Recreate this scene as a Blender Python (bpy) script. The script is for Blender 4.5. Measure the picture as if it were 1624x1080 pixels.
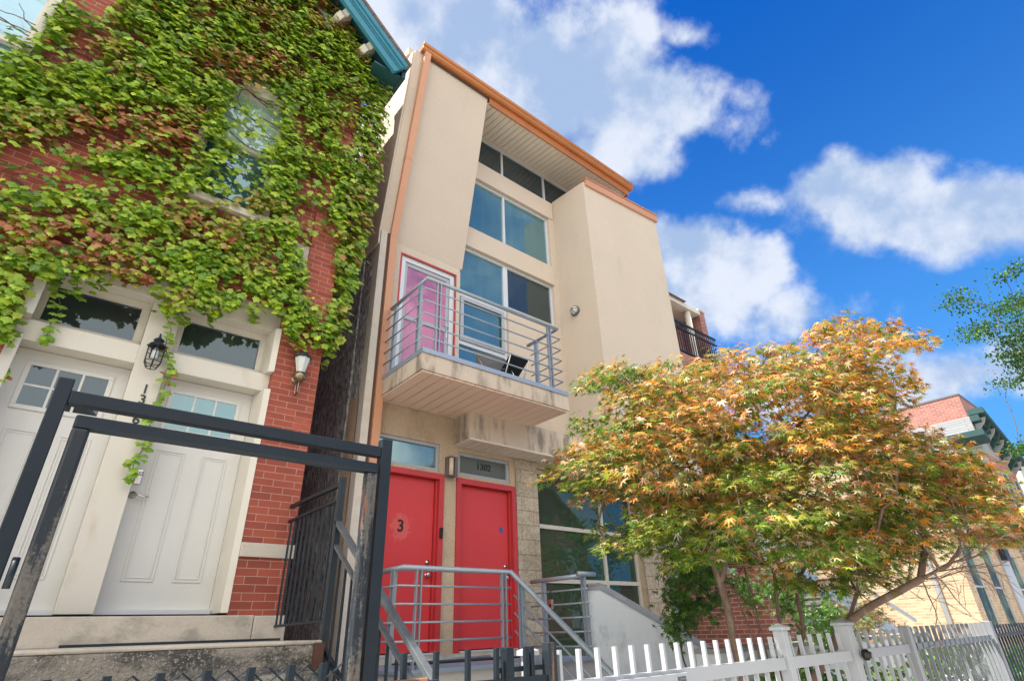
import bpy, math, random
from mathutils import Vector, Matrix, noise
R = math.radians
random.seed(7)
for o in list(bpy.data.objects): bpy.data.objects.remove(o)
scene = bpy.context.scene
COL = scene.collection

# ------------------------------------------------------------------ camera
FPX, YAW, PIT, ROL = 867.22, .7029618, .4857312, -.0314082
CAM = Vector((0, 0, 1.5))
_f = Vector((math.sin(YAW)*math.cos(PIT), math.cos(YAW)*math.cos(PIT), math.sin(PIT)))
_r = Vector((math.cos(YAW), -math.sin(YAW), 0)); _u = _r.cross(_f)
_c, _s = math.cos(ROL), math.sin(ROL)
_r, _u = _c*_r+_s*_u, -_s*_r+_c*_u
cd = bpy.data.cameras.new('camera'); cam = bpy.data.objects.new('camera', cd); COL.objects.link(cam)
m = Matrix.Identity(4)
for i in range(3): m[i][0], m[i][1], m[i][2], m[i][3] = _r[i], _u[i], -_f[i], CAM[i]
cam.matrix_world = m
cd.sensor_width = 36; cd.lens = FPX/1624*36; cd.clip_start = .05; cd.clip_end = 3000
scene.camera = cam
def ray(px, py): return _r*((px-812)/FPX) + _u*((540-py)/FPX) + _f     # direction with forward distance 1
def proj(p):
    q = p-CAM; w = q.dot(_f)
    return (812+FPX*q.dot(_r)/w, 540-FPX*q.dot(_u)/w, w)

# ------------------------------------------------------------------ light
SUN = Vector((-.55, .20, 1.0)).normalized()
sd = bpy.data.lights.new('sun', 'SUN'); sd.energy = 5.0; sd.angle = R(.5); sd.color = (1, .945, .86)
sun = bpy.data.objects.new('sun', sd); COL.objects.link(sun); sun.location = (0, 0, 40)
sun.rotation_euler = (-SUN).to_track_quat('-Z', 'Y').to_euler()
scene.view_settings.view_transform = 'Standard'; scene.view_settings.look = 'None'
scene.view_settings.gamma = 1; scene.view_settings.use_curve_mapping = False
scene.view_settings.exposure = 1.18

world = bpy.data.worlds.new('World'); scene.world = world; world.use_nodes = True
wt = world.node_tree; wt.nodes.clear()
def N(t, typ, **kw):
    n = t.nodes.new(typ)
    for k, v in kw.items(): setattr(n, k, v)
    return n
def L(t, a, b): t.links.new(a, b)
def M(t, op, a, b=None, c=None, clamp=False):
    n = N(t, 'ShaderNodeMath', operation=op, use_clamp=clamp)
    for i, v in enumerate((a, b, c)):
        if v is None: continue
        if isinstance(v, (int, float)): n.inputs[i].default_value = v
        else: L(t, v, n.inputs[i])
    return n.outputs[0]
def mixc(t, f, a, b, mode='MIX'):
    n = N(t, 'ShaderNodeMix', data_type='RGBA', blend_type=mode)
    for k, v in ((0, f), (6, a), (7, b)):
        if isinstance(v, (int, float)): n.inputs[k].default_value = v
        elif isinstance(v, tuple): n.inputs[k].default_value = (*v, 1)
        else: L(t, v, n.inputs[k])
    return n.outputs[2]
def sstep(t, x, a, b):
    n = N(t, 'ShaderNodeMapRange', interpolation_type='SMOOTHSTEP')
    n.inputs[1].default_value = a; n.inputs[2].default_value = b
    L(t, x, n.inputs[0]); return n.outputs[0]
tc = N(wt, 'ShaderNodeTexCoord'); D = tc.outputs['Generated']
sky = N(wt, 'ShaderNodeTexSky', sky_type='NISHITA'); sky.sun_disc = False
sky.sun_elevation = math.asin(SUN.z); sky.sun_rotation = math.atan2(SUN.x, SUN.y)
sky.air_density = 1.0; sky.dust_density = .3; sky.ozone_density = 3.0
def vdot(v):
    n = N(wt, 'ShaderNodeVectorMath', operation='DOT_PRODUCT'); L(wt, D, n.inputs[0]); n.inputs[1].default_value = v
    return n.outputs['Value']
def fbm(scale, detail, rough=.55, off=(0, 0, 0), src=None):
    mp = N(wt, 'ShaderNodeMapping'); L(wt, src or D, mp.inputs[0]); mp.inputs['Location'].default_value = off
    n = N(wt, 'ShaderNodeTexNoise'); L(wt, mp.outputs[0], n.inputs[0])
    n.inputs['Scale'].default_value = scale; n.inputs['Detail'].default_value = detail; n.inputs['Roughness'].default_value = rough
    return n.outputs[0]
n1 = fbm(6.4, 10, .56); n2 = fbm(6.4, 10, .56, tuple(SUN*.11)); n4 = fbm(2.6, 3, .5, (5, 5, 1)); n3 = fbm(3.0, 6, .5, (9, 4, 2))
nn = n1
mask = None
# clouds by direction: centre seen along a ray, half width, half height, roll, strength
for (px, py, a, b, rot, st) in [(690, 70, 330, 170, 15, 1.5), (900, 150, 260, 150, 18, 1.5), (1050, 160, 130, 85, 8, 1.4), (960, 235, 170, 60, 12, 1.2),
        (1000, 52, 90, 34, 5, .7), (1090, 60, 80, 30, 15, .65), (1450, 345, 200, 80, 5, 1.5), (1340, 300, 90, 70, -10, 1.4), (1420, 290, 75, 60, 0, 1.4), (1540, 340, 130, 75, 6, 1.5),
        (1100, 400, 150, 70, 10, 1.4), (1190, 415, 70, 55, 0, 1.3), (1130, 465, 110, 55, 5, 1.3), (1185, 318, 60, 28, 5, .6),
        (1550, 590, 200, 60, -4, .8), (1380, 640, 200, 50, 0, .7), (1220, 490, 150, 40, 0, .5), (470, 250, 200, 200, 0, 1.2)]:
    c = ray(px, py); ln = c.length; c = c.normalized()
    cr, sr = math.cos(R(rot)), math.sin(R(rot))
    e1 = (_r*cr - _u*sr); e2 = (_r*sr + _u*cr)
    e1 = (e1-c*e1.dot(c)).normalized(); e2 = (e2-c*e2.dot(c)); e2 = (e2-e1*e2.dot(e1)).normalized()
    A, B = a/FPX/ln, b/FPX/ln
    x = M(wt, 'DIVIDE', vdot(e1), A); y = M(wt, 'DIVIDE', vdot(e2), B)
    d = M(wt, 'SQRT', M(wt, 'ADD', M(wt, 'MULTIPLY', x, x), M(wt, 'MULTIPLY', y, y)))
    d = M(wt, 'ADD', d, M(wt, 'MULTIPLY', M(wt, 'LESS_THAN', vdot(c), 0), 9))
    v = M(wt, 'MULTIPLY', M(wt, 'SUBTRACT', 1.0, d), st)
    mask = v if mask is None else M(wt, 'MAXIMUM', mask, v)
mask = M(wt, 'MAXIMUM', mask, -1.6)
# unseen cloud added over the dome, thicker behind the camera to light shaded fronts
sep = N(wt, 'ShaderNodeSeparateXYZ'); L(wt, D, sep.inputs[0])
back = M(wt, 'SUBTRACT', M(wt, 'MULTIPLY', vdot(Vector((.65, .76, 0))), -2.2), .25)
back = M(wt, 'MINIMUM', back, .9)
mask = M(wt, 'MAXIMUM', mask, back)
dens = M(wt, 'ADD', mask, M(wt, 'MULTIPLY', M(wt, 'SUBTRACT', nn, .5), 2.9))
cov = sstep(wt, dens, -.05, .62)
shade = sstep(wt, M(wt, 'ADD', M(wt, 'ADD', M(wt, 'MULTIPLY', M(wt, 'SUBTRACT', n1, n2), 3.2), M(wt, 'MULTIPLY', M(wt, 'SUBTRACT', n3, .5), 1.4)), M(wt, 'MULTIPLY', dens, -.10)), -.50, .42)
cloud = mixc(wt, shade, (.30, .40, .58), (.60, .64, .72))
cloud = mixc(wt, sstep(wt, back, .1, .6), cloud, (1.72, 1.68, 1.60))  # cloud behind the camera made much brighter than the visible cloud, as fill
hs = N(wt, 'ShaderNodeHueSaturation'); hs.inputs['Saturation'].default_value = 1.5; hs.inputs['Value'].default_value = .1
L(wt, sky.outputs[0], hs.inputs['Color'])
tint = mixc(wt, 1.0, hs.outputs[0], (.03, 1.0, 1.55), 'MULTIPLY')
low = M(wt, 'POWER', M(wt, 'SUBTRACT', 1.0, M(wt, 'MAXIMUM', sep.outputs[2], 0.0)), 1.9, clamp=True)
tint = mixc(wt, M(wt, 'MULTIPLY', low, 1.45, clamp=True), tint, (.10, .34, .72))
out = mixc(wt, M(wt, 'MULTIPLY', cov, .95), tint, cloud)
bg = N(wt, 'ShaderNodeBackground'); L(wt, out, bg.inputs[0]); bg.inputs[1].default_value = .62
wo = N(wt, 'ShaderNodeOutputWorld'); L(wt, bg.outputs[0], wo.inputs[0])

# ------------------------------------------------------------------ materials
def newmat(name):
    m = bpy.data.materials.new(name); m.use_nodes = True
    return m, m.node_tree, m.node_tree.nodes['Principled BSDF']
def noise_n(t, vec, scale, detail=4, rough=.55):
    n = N(t, 'ShaderNodeTexNoise'); n.inputs['Scale'].default_value = scale
    n.inputs['Detail'].default_value = detail; n.inputs['Roughness'].default_value = rough
    L(t, vec, n.inputs['Vector']); return n.outputs[0]
def pos(t, scale=(1, 1, 1)):
    g = N(t, 'ShaderNodeNewGeometry'); mp = N(t, 'ShaderNodeMapping'); mp.inputs['Scale'].default_value = scale
    L(t, g.outputs['Position'], mp.inputs[0]); return mp.outputs[0]
def bump(t, b, h, strength, dist=.01):
    n = N(t, 'ShaderNodeBump'); n.inputs['Strength'].default_value = strength; n.inputs['Distance'].default_value = dist
    L(t, h, n.inputs['Height']); L(t, n.outputs[0], b.inputs['Normal'])
def surf(name, col, rough=.7, metal=0, vary=.12, vs=3, fine=.08, fs=120, bstr=.2, bdist=.003, stain=None, stain_amt=.0, stain_scale=(1.6, 1.6, .5), stain_lo=.5, spec=.5, coat=0, rv=.1):
    m, t, b = newmat(name); p = pos(t)
    nl = noise_n(t, p, vs, 5); nf = noise_n(t, p, fs, 3)
    c = mixc(t, nl, tuple(x*(1-vary) for x in col), tuple(min(1, x*(1+vary)) for x in col))
    c = mixc(t, nf, mixc(t, 1, c, (1-fine,)*3, 'MULTIPLY'), mixc(t, 1, c, (1+fine,)*3, 'MULTIPLY'))
    if stain:
        ns = noise_n(t, pos(t, stain_scale), 1.7, 7, .62)
        c = mixc(t, M(t, 'MULTIPLY', sstep(t, ns, stain_lo, stain_lo+.22), stain_amt), c, stain)
    L(t, c, b.inputs['Base Color'])
    b.inputs['Metallic'].default_value = metal
    L(t, M(t, 'ADD', M(t, 'MULTIPLY', nl, 2*rv), rough-rv), b.inputs['Roughness'])
    b.inputs['Specular IOR Level'].default_value = spec; b.inputs['Coat Weight'].default_value = coat
    if bstr: bump(t, b, nf, bstr, bdist)
    return m
def wallvec(t):
    g = N(t, 'ShaderNodeNewGeometry')
    sn = N(t, 'ShaderNodeSeparateXYZ'); L(t, g.outputs['True Normal'], sn.inputs[0])
    sp = N(t, 'ShaderNodeSeparateXYZ'); L(t, g.outputs['Position'], sp.inputs[0])
    ax = M(t, 'GREATER_THAN', M(t, 'ABSOLUTE', sn.outputs[0]), .7)
    h = M(t, 'ADD', M(t, 'MULTIPLY', sp.outputs[1], ax), M(t, 'MULTIPLY', sp.outputs[0], M(t, 'SUBTRACT', 1, ax)))
    cb = N(t, 'ShaderNodeCombineXYZ'); L(t, h, cb.inputs[0]); L(t, sp.outputs[2], cb.inputs[1])
    return cb.outputs[0], g.outputs['Position']
def brickmat(name, c1, c2, mortar, bw=.205, bh=.0667, ms=.006, rough=.8, bstr=.6, blotch=.18, patch=None):
    m, t, b = newmat(name); v, p = wallvec(t)
    br = N(t, 'ShaderNodeTexBrick'); L(t, v, br.inputs['Vector'])
    for k, x in (('Color1', (*c1, 1)), ('Color2', (*c2, 1)), ('Mortar', (*mortar, 1)), ('Scale', 1), ('Mortar Size', ms), ('Mortar Smooth', .3), ('Brick Width', bw), ('Row Height', bh), ('Bias', 0)):
        br.inputs[k].default_value = x
    nl = noise_n(t, p, 2.3, 6, .6); nf = noise_n(t, p, 60, 4)
    c = mixc(t, nl, mixc(t, 1, br.outputs[0], (1-blotch,)*3, 'MULTIPLY'), mixc(t, 1, br.outputs[0], (1+blotch,)*3, 'MULTIPLY'))
    c = mixc(t, nf, mixc(t, 1, c, (.86,)*3, 'MULTIPLY'), mixc(t, 1, c, (1.12,)*3, 'MULTIPLY'))
    if patch:
        c = mixc(t, M(t, 'MULTIPLY', sstep(t, noise_n(t, p, 1.5, 8, .7), .62, .66), .8), c, patch)
    L(t, c, b.inputs['Base Color']); b.inputs['Roughness'].default_value = rough
    h = M(t, 'ADD', M(t, 'MULTIPLY', br.outputs['Fac'], -1), M(t, 'MULTIPLY', nf, .35))
    bump(t, b, h, bstr, .006); return m
def splitface(name, c1, c2, joint, bw=.4, bh=.2, amp=.05, streak=True, jm=.25, fw=-.7):
    m, t, b = newmat(name); v, p = wallvec(t)
    br = N(t, 'ShaderNodeTexBrick'); L(t, v, br.inputs['Vector'])
    for k, x in (('Color1', (1, 1, 1, 1)), ('Color2', (.8, .8, .8, 1)), ('Mortar', (jm, jm, jm, 1)), ('Scale', 1), ('Mortar Size', .006), ('Mortar Smooth', .2), ('Brick Width', bw), ('Row Height', bh)):
        br.inputs[k].default_value = x
    nl = noise_n(t, p, 1.2, 5, .6)
    mp = pos(t, (1, 1, .35) if streak else (1, 1, 1))
    nf = noise_n(t, mp, 28, 8, .7); nm = noise_n(t, p, 9, 5, .6)
    c = mixc(t, sstep(t, nf, .36, .66), c1, c2)
    c = mixc(t, 1, c, br.outputs[0], 'MULTIPLY')
    c = mixc(t, sstep(t, nl, .35, .7), c, mixc(t, 1, c, (.72, .7, .68), 'MULTIPLY'))
    L(t, c, b.inputs['Base Color']); b.inputs['Roughness'].default_value = .92
    h = M(t, 'ADD', M(t, 'ADD', M(t, 'MULTIPLY', nf, 1.0), M(t, 'MULTIPLY', nm, 1.0)), M(t, 'MULTIPLY', br.outputs['Fac'], fw))
    bump(t, b, h, 1.0, amp); return m
def glassmat(name, tint=(.02, .03, .035), refl=.35, rcol=(.75, .92, 1), fres=1, blotch=None, bs=2.2, fold=False):
    m, t, b = newmat(name)
    t.nodes.remove(b)
    p = pos(t)
    d = N(t, 'ShaderNodeBsdfDiffuse')
    c = mixc(t, noise_n(t, p, 1.6, 4), tint, tuple(x*1.9 for x in tint))
    if blotch: c = mixc(t, sstep(t, noise_n(t, pos(t, (5, 5, .35)) if fold else p, bs, 6, .6), .40 if fold else .45, .62), c, blotch)
    L(t, c, d.inputs[0])
    g = N(t, 'ShaderNodeBsdfGlossy'); g.inputs['Roughness'].default_value = .015; g.inputs['Color'].default_value = (*rcol, 1)
    bn = N(t, 'ShaderNodeBump'); bn.inputs['Strength'].default_value = .10; bn.inputs['Distance'].default_value = .02
    L(t, noise_n(t, p, 1.8, 2), bn.inputs['Height']); L(t, bn.outputs[0], g.inputs['Normal'])
    lw = N(t, 'ShaderNodeFresnel'); lw.inputs[0].default_value = 1.5
    f = M(t, 'ADD', M(t, 'MULTIPLY', lw.outputs[0], (1-refl)*fres), refl)
    mx = N(t, 'ShaderNodeMixShader'); L(t, f, mx.inputs[0]); L(t, d.outputs[0], mx.inputs[1]); L(t, g.outputs[0], mx.inputs[2])
    L(t, mx.outputs[0], t.nodes['Material Output'].inputs[0]); return m
def leafmat(name, trans=.35, rough=.5, spec=.35, gain=1.0):
    m, t, b = newmat(name)
    a = N(t, 'ShaderNodeAttribute'); a.attribute_name = 'tint'
    c = mixc(t, 1, a.outputs['Color'], (gain,)*3, 'MULTIPLY')
    L(t, c, b.inputs['Base Color']); b.inputs['Roughness'].default_value = rough; b.inputs['Specular IOR Level'].default_value = spec
    tr = N(t, 'ShaderNodeBsdfTranslucent'); L(t, mixc(t, 1, c, (1.1, 1.25, .6), 'MULTIPLY'), tr.inputs[0])
    mx = N(t, 'ShaderNodeMixShader'); mx.inputs[0].default_value = trans
    L(t, b.outputs[0], mx.inputs[1]); L(t, tr.outputs[0], mx.inputs[2]); L(t, mx.outputs[0], t.nodes['Material Output'].inputs[0])
    return m
MT = {}
MT['stucco'] = surf('stucco', (.62, .525, .42), .9, vary=.06, vs=1.5, fine=.22, fs=75, bstr=.6, bdist=.004, stain=(.44, .37, .29), stain_amt=.22, stain_scale=(2.2, 2.2, .5), stain_lo=.54)
MT['stucco_stained'] = surf('stucco_stained', (.62, .52, .41), .9, vary=.12, vs=2, fine=.15, fs=90, bstr=.5, bdist=.004, stain=(.16, .13, .10), stain_amt=.75, stain_scale=(3, 3, .8), stain_lo=.46)
MT['soffit'] = surf('soffit', (.74, .65, .53), .55, vary=.05, vs=2, fine=.03, bstr=.05)
MT['soffit_tan'] = surf('soffit_tan', (.82, .63, .48), .55, vary=.06, vs=2, fine=.03, bstr=.05)
MT['copper'] = surf('copper', (.50, .185, .055), .38, metal=.35, vary=.12, vs=2.5, fine=.03, bstr=.03, stain=(.38, .14, .06), stain_amt=.5)
MT['copper_pale'] = surf('copper_pale', (.60, .30, .17), .45, metal=.1, vary=.08, vs=2, fine=.03, bstr=.03, stain=(.5, .24, .13), stain_amt=.4, stain_scale=(1, 1, .6))
MT['brown_trim_shade'] = surf('brown_trim_shade', (.10, .045, .03), .6)
MT['block'] = surf('block', (.54, .42, .29), .92, vary=.2, vs=2.2, fine=.25, fs=45, bstr=.8, bdist=.01, stain=(.26, .20, .14), stain_amt=.6, stain_scale=(2, 2, .8), stain_lo=.5)
MT['side_block'] = splitface('side_block', (.20, .22, .22), (.96, .99, .99), (.08,)*3, bw=.42, bh=.21, amp=.035, jm=.72, fw=-.2)
MT['side_stucco'] = surf('side_stucco', (.66, .56, .44), .9, vary=.08, vs=2, fine=.12, fs=90, bstr=.4, bdist=.004)
MT['pier_block'] = splitface('pier_block', (.46, .38, .28), (.70, .60, .46), (.1,)*3, bw=.45, bh=.203, amp=.014, streak=False, jm=.62)
MT['edge_block'] = surf('edge_block', (.62, .56, .48), .9, vary=.15, vs=8, fine=.2, fs=60, bstr=.7, bdist=.008)
MT['red_door'] = surf('red_door', (.62, .045, .05), .42, vary=.10, vs=1.6, fine=.05, fs=200, bstr=.08, bdist=.001, stain=(.66, .16, .15), stain_amt=.35, stain_scale=(2.5, 2.5, 2.5), stain_lo=.62)
def patched():
    m = surf('red_door_patched', (.62, .045, .05), .42, vary=.10, vs=1.6, fine=.05, fs=200, bstr=.08, bdist=.001); t = m.node_tree; b = t.nodes['Principled BSDF']
    src = b.inputs['Base Color'].links[0].from_socket; g = N(t, 'ShaderNodeNewGeometry')
    sp = N(t, 'ShaderNodeSeparateXYZ'); L(t, g.outputs['Position'], sp.inputs[0])
    dx = M(t, 'MULTIPLY', M(t, 'SUBTRACT', sp.outputs[0], 3.47), 6.5); dz = M(t, 'MULTIPLY', M(t, 'SUBTRACT', sp.outputs[2], 2.67), 5.5)
    r = M(t, 'SQRT', M(t, 'ADD', M(t, 'MULTIPLY', dx, dx), M(t, 'MULTIPLY', dz, dz)))
    r = M(t, 'ADD', r, M(t, 'MULTIPLY', M(t, 'SUBTRACT', noise_n(t, pos(t), 14, 4), .5), 2.2))
    L(t, mixc(t, M(t, 'MULTIPLY', M(t, 'SUBTRACT', 1, sstep(t, r, .6, 1.05)), .36), src, (.72, .20, .18)), b.inputs['Base Color'])
    return m
MT['red_door_patched'] = patched()
MT['red_frame'] = surf('red_frame', (.52, .04, .045), .42, vary=.15, vs=5, fine=.08, fs=120, bstr=.15, stain=(.78, .6, .55), stain_amt=.5, stain_scale=(6, 6, 6), stain_lo=.66)
MT['pink'] = glassmat('pink_film', (.40, .15, .25), .04, (.8, .6, .8), .8, blotch=(.30, .12, .24), bs=1.4)
MT['alum'] = surf('alum', (.66, .68, .70), .4, metal=.2, vary=.05, fine=.02, bstr=.03)
MT['alum_warm'] = surf('alum_warm', (.60, .56, .48), .45, metal=.1, vary=.08, fine=.02, bstr=.03)
MT['glass'] = glassmat('window_glass', (.045, .11, .135), .16, (.60, .82, .86), blotch=(.08, .17, .195), bs=1.6, fold=True)
MT['glass_dark'] = glassmat('window_glass_dark', (.02, .028, .03), .05, (.75, .9, 1))
MT['glass_dim'] = glassmat('window_glass_dim', (.10, .11, .095), .0, (.8, .85, .8), .35)
MT['glass_far'] = glassmat('far_glass', (.035, .05, .055), .03, (.6, .7, .75), .12, blotch=(.14, .20, .15), bs=.8)  # pale green blotches paint reflected greenery into the pane colour
MT['glass_green'] = glassmat('window_glass_green', (.020, .035, .026), .07, (.7, .85, .8), blotch=(.03, .055, .03))
MT['glass_pale'] = glassmat('window_glass_blind', (.28, .40, .34), .10, blotch=(.5, .66, .62))
MT['glass_bluepale'] = glassmat('window_glass_shade', (.30, .46, .54), .08, (.6, .8, .9))
MT['steel'] = surf('steel', (.33, .385, .43), .38, metal=.25, vary=.08, vs=6, fine=.03, bstr=.05, stain=(.18, .2, .24), stain_amt=.4, stain_scale=(5, 5, 5), stain_lo=.55)
MT['steel_plate'] = surf('steel_plate', (.34, .41, .49), .4, metal=.3, vary=.1, vs=6, fine=.3, fs=70, bstr=.6)
MT['black'] = surf('black_iron', (.013, .022, .031), .45, vary=.25, vs=8, fine=.2, fs=150, bstr=.15, bdist=.001, stain=(.09, .06, .04), stain_amt=.5, stain_scale=(9, 9, 3), stain_lo=.64, spec=.35)
def worn():
    m, t, b = newmat('black_worn'); st = pos(t, (16, 16, 1.6)); fine_ = noise_n(t, pos(t), 120, 4, .6)
    a = noise_n(t, st, 1.4, 7, .65); r = noise_n(t, pos(t, (30, 30, 3)), 1.3, 6, .6)
    bare = sstep(t, M(t, 'ADD', a, M(t, 'MULTIPLY', M(t, 'SUBTRACT', fine_, .5), .25)), .50, .60)
    c = mixc(t, bare, (.016, .024, .032), mixc(t, fine_, (.055, .055, .053), (.17, .155, .13)))
    c = mixc(t, M(t, 'MULTIPLY', sstep(t, r, .60, .66), .9), c, (.26, .085, .03))
    L(t, c, b.inputs['Base Color']); L(t, M(t, 'ADD', M(t, 'MULTIPLY', bare, .12), .36), b.inputs['Roughness'])
    bump(t, b, M(t, 'ADD', fine_, M(t, 'MULTIPLY', bare, -1)), .5, .002); return m
MT['black_worn'] = worn()
MT['rail_worn'] = surf('rail_worn', (.13, .145, .155), .38, metal=.3, vary=.3, vs=9, fine=.3, fs=110, bstr=.4, bdist=.002, stain=(.04, .045, .05), stain_amt=.7, stain_scale=(7, 7, 7), stain_lo=.5)
MT['green_iron'] = surf('green_iron', (.012, .023, .031), .4, vary=.2, vs=8, fine=.1, bstr=.1)
MT['brick'] = brickmat('red_brick', (.38, .085, .048), (.27, .058, .036), (.46, .27, .20), bw=.21, bh=.0690, ms=.0038, bstr=.5, blotch=.22, patch=(.42, .10, .06))
MT['brick_far'] = brickmat('brown_brick', (.36, .13, .09), (.24, .08, .06), (.50, .38, .32), bstr=.4)
MT['brick_pink'] = brickmat('far_red_brick', (.36, .14, .10), (.26, .09, .07), (.42, .30, .26), bw=.4, bh=.13, ms=.014, bstr=.4)
MT['brick_beige'] = brickmat('beige_brick', (.50, .36, .22), (.33, .23, .14), (.46, .39, .30), bw=.3, bh=.095, ms=.012, bstr=.6, blotch=.1)
MT['white_brick'] = brickmat('pale_block', (.5, .49, .42), (.42, .41, .35), (.3, .3, .26), bw=.8, bh=.4, ms=.02, bstr=.3)
MT['limestone'] = surf('limestone', (.56, .50, .41), .85, vary=.15, vs=4, fine=.15, fs=70, bstr=.5, bdist=.006, stain=(.22, .20, .17), stain_amt=.6, stain_scale=(2, 2, 3), stain_lo=.50)
def pebbly():
    m, t, b = newmat('pebbly_concrete'); p = pos(t)
    big = noise_n(t, pos(t, (1, 1, 2.2)), 2.6, 7, .62); ag = noise_n(t, p, 85, 3, .6); ag2 = noise_n(t, p, 40, 5, .65)
    c = mixc(t, sstep(t, big, .40, .60), (.36, .32, .26), (.085, .08, .072))
    c = mixc(t, sstep(t, ag2, .50, .66), c, (.40, .37, .31)); c = mixc(t, sstep(t, ag, .60, .68), c, (.62, .59, .52))
    c = mixc(t, sstep(t, ag2, .30, .40), (.035, .033, .03), c)
    L(t, c, b.inputs['Base Color']); b.inputs['Roughness'].default_value = .95
    bump(t, b, M(t, 'ADD', ag, ag2), 1.0, .014); return m
MT['concrete_dark'] = pebbly()
MT['concrete'] = surf('concrete', (.56, .54, .50), .9, vary=.08, vs=2, fine=.1, fs=70, bstr=.35, bdist=.003, stain=(.30, .29, .27), stain_amt=.5, stain_scale=(2, 2, 2), stain_lo=.54)
MT['wing'] = surf('wing_concrete', (.60, .64, .66), .9, vary=.10, vs=2.5, fine=.12, fs=80, bstr=.4, bdist=.004, stain=(.34, .34, .32), stain_amt=.6, stain_scale=(3, 3, 2), stain_lo=.52)
MT['wing_cap'] = surf('wing_cap', (.27, .27, .255), .92, vary=.25, vs=6, fine=.25, fs=80, bstr=.5, bdist=.005, stain=(.42, .41, .38), stain_amt=.5, stain_scale=(5, 5, 5))
MT['grey_paint'] = surf('grey_deck', (.26, .33, .42), .7, vary=.08, vs=3, fine=.05, bstr=.1)
MT['cream'] = surf('cream_wood', (.65, .61, .52), .5, vary=.05, vs=2, fine=.04, fs=120, bstr=.06, stain=(.48, .39, .27), stain_amt=.5, stain_scale=(2.5, 2.5, .8), stain_lo=.55)
MT['door_white'] = surf('white_door', (.64, .635, .595), .42, vary=.05, vs=2, fine=.03, bstr=.04, stain=(.52, .48, .42), stain_amt=.35, stain_scale=(2, 2, 1), stain_lo=.55)
MT['teal'] = surf('teal_paint', (.035, .21, .29), .42, vary=.15, vs=3, fine=.05, bstr=.08, stain=(.02, .10, .13), stain_amt=.4, stain_scale=(3, 3, 3))
MT['green_dark'] = surf('green_dark', (.010, .055, .052), .6)
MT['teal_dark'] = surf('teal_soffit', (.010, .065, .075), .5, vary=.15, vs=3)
MT['white'] = surf('white_paint', (.40, .425, .455), .45, vary=.05, vs=4, fine=.04, bstr=.06, stain=(.5, .49, .46), stain_amt=.35, stain_scale=(5, 5, 3), stain_lo=.58)
MT['galv'] = surf('galvanised', (.28, .30, .33), .45, metal=.3, vary=.1, vs=4, fine=.06, bstr=.06, stain=(.25, .26, .28), stain_amt=.4, stain_scale=(6, 6, 3))
MT['rust'] = surf('rusty_steel', (.24, .13, .085), .8, vary=.3, vs=40, fine=.3, bstr=.4)
MT['chrome'] = surf('nickel', (.62, .60, .56), .22, metal=1, vary=.05, bstr=0)
MT['brass'] = surf('antique_brass', (.30, .24, .15), .3, metal=.9, vary=.2, vs=20, bstr=.05)
MT['lamp_glass'] = surf('lamp_glass', (.62, .64, .60), .15, vary=.1, vs=30, bstr=.1, spec=.8)
MT['black_plastic'] = surf('black_plastic', (.012, .012, .013), .35, bstr=0)
MT['dark_fabric'] = surf('dark_fabric', (.012, .014, .018), .85, bstr=.2)
MT['grey_box'] = surf('grey_fixture', (.13, .13, .135), .5, vary=.1)
MT['glow'] = surf('lamp_lens', (.75, .58, .42), .3, vary=.15, vs=25, bstr=.05)
MT['bark'] = surf('bark', (.17, .115, .085), .9, vary=.4, vs=14, fine=.35, fs=60, bstr=.9, bdist=.01, stain=(.34, .26, .20), stain_amt=.6, stain_scale=(9, 9, 3), stain_lo=.5)
MT['vine'] = surf('vine_stem', (.13, .08, .05), .9, vary=.3, vs=20)
MT['leaf_ivy'] = leafmat('ivy_leaf', .32, .42, .5, 1.26)
MT['leaf_maple'] = leafmat('maple_leaf', .30, .36, .6, 1.08)
MT['leaf_green'] = leafmat('green_leaf', .3, .5, .3)
MT['shingle'] = brickmat('roof_shingle', (.24, .16, .13), (.17, .11, .09), (.08, .06, .05), bw=.3, bh=.14, ms=.006)
MT['siding'] = brickmat('grey_siding', (.34, .35, .35), (.30, .31, .31), (.15, .15, .15), bw=2.4, bh=.13, ms=.012, blotch=.06)
MT['asphalt'] = surf('asphalt', (.12, .12, .12), .95, vary=.2, vs=1, fine=.3, fs=90, bstr=.5)
MT['walk'] = surf('sidewalk', (.52, .50, .46), .95, vary=.12, vs=1.2, fine=.15, fs=60, bstr=.3)
MT['soil'] = surf('soil', (.10, .08, .055), 1, vary=.4, vs=4, fine=.4, fs=50, bstr=.9, bdist=.02)
MT['paint_white'] = surf('road_paint', (.7, .7, .68), .8)
MT['print'] = surf('sign_print', (.10, .10, .11), .6)
MT['blue_print'] = surf('blue_print', (.03, .10, .32), .5)
MT['rubber'] = surf('dark_mat', (.03, .03, .032), .9, vary=.3, vs=6)

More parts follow.
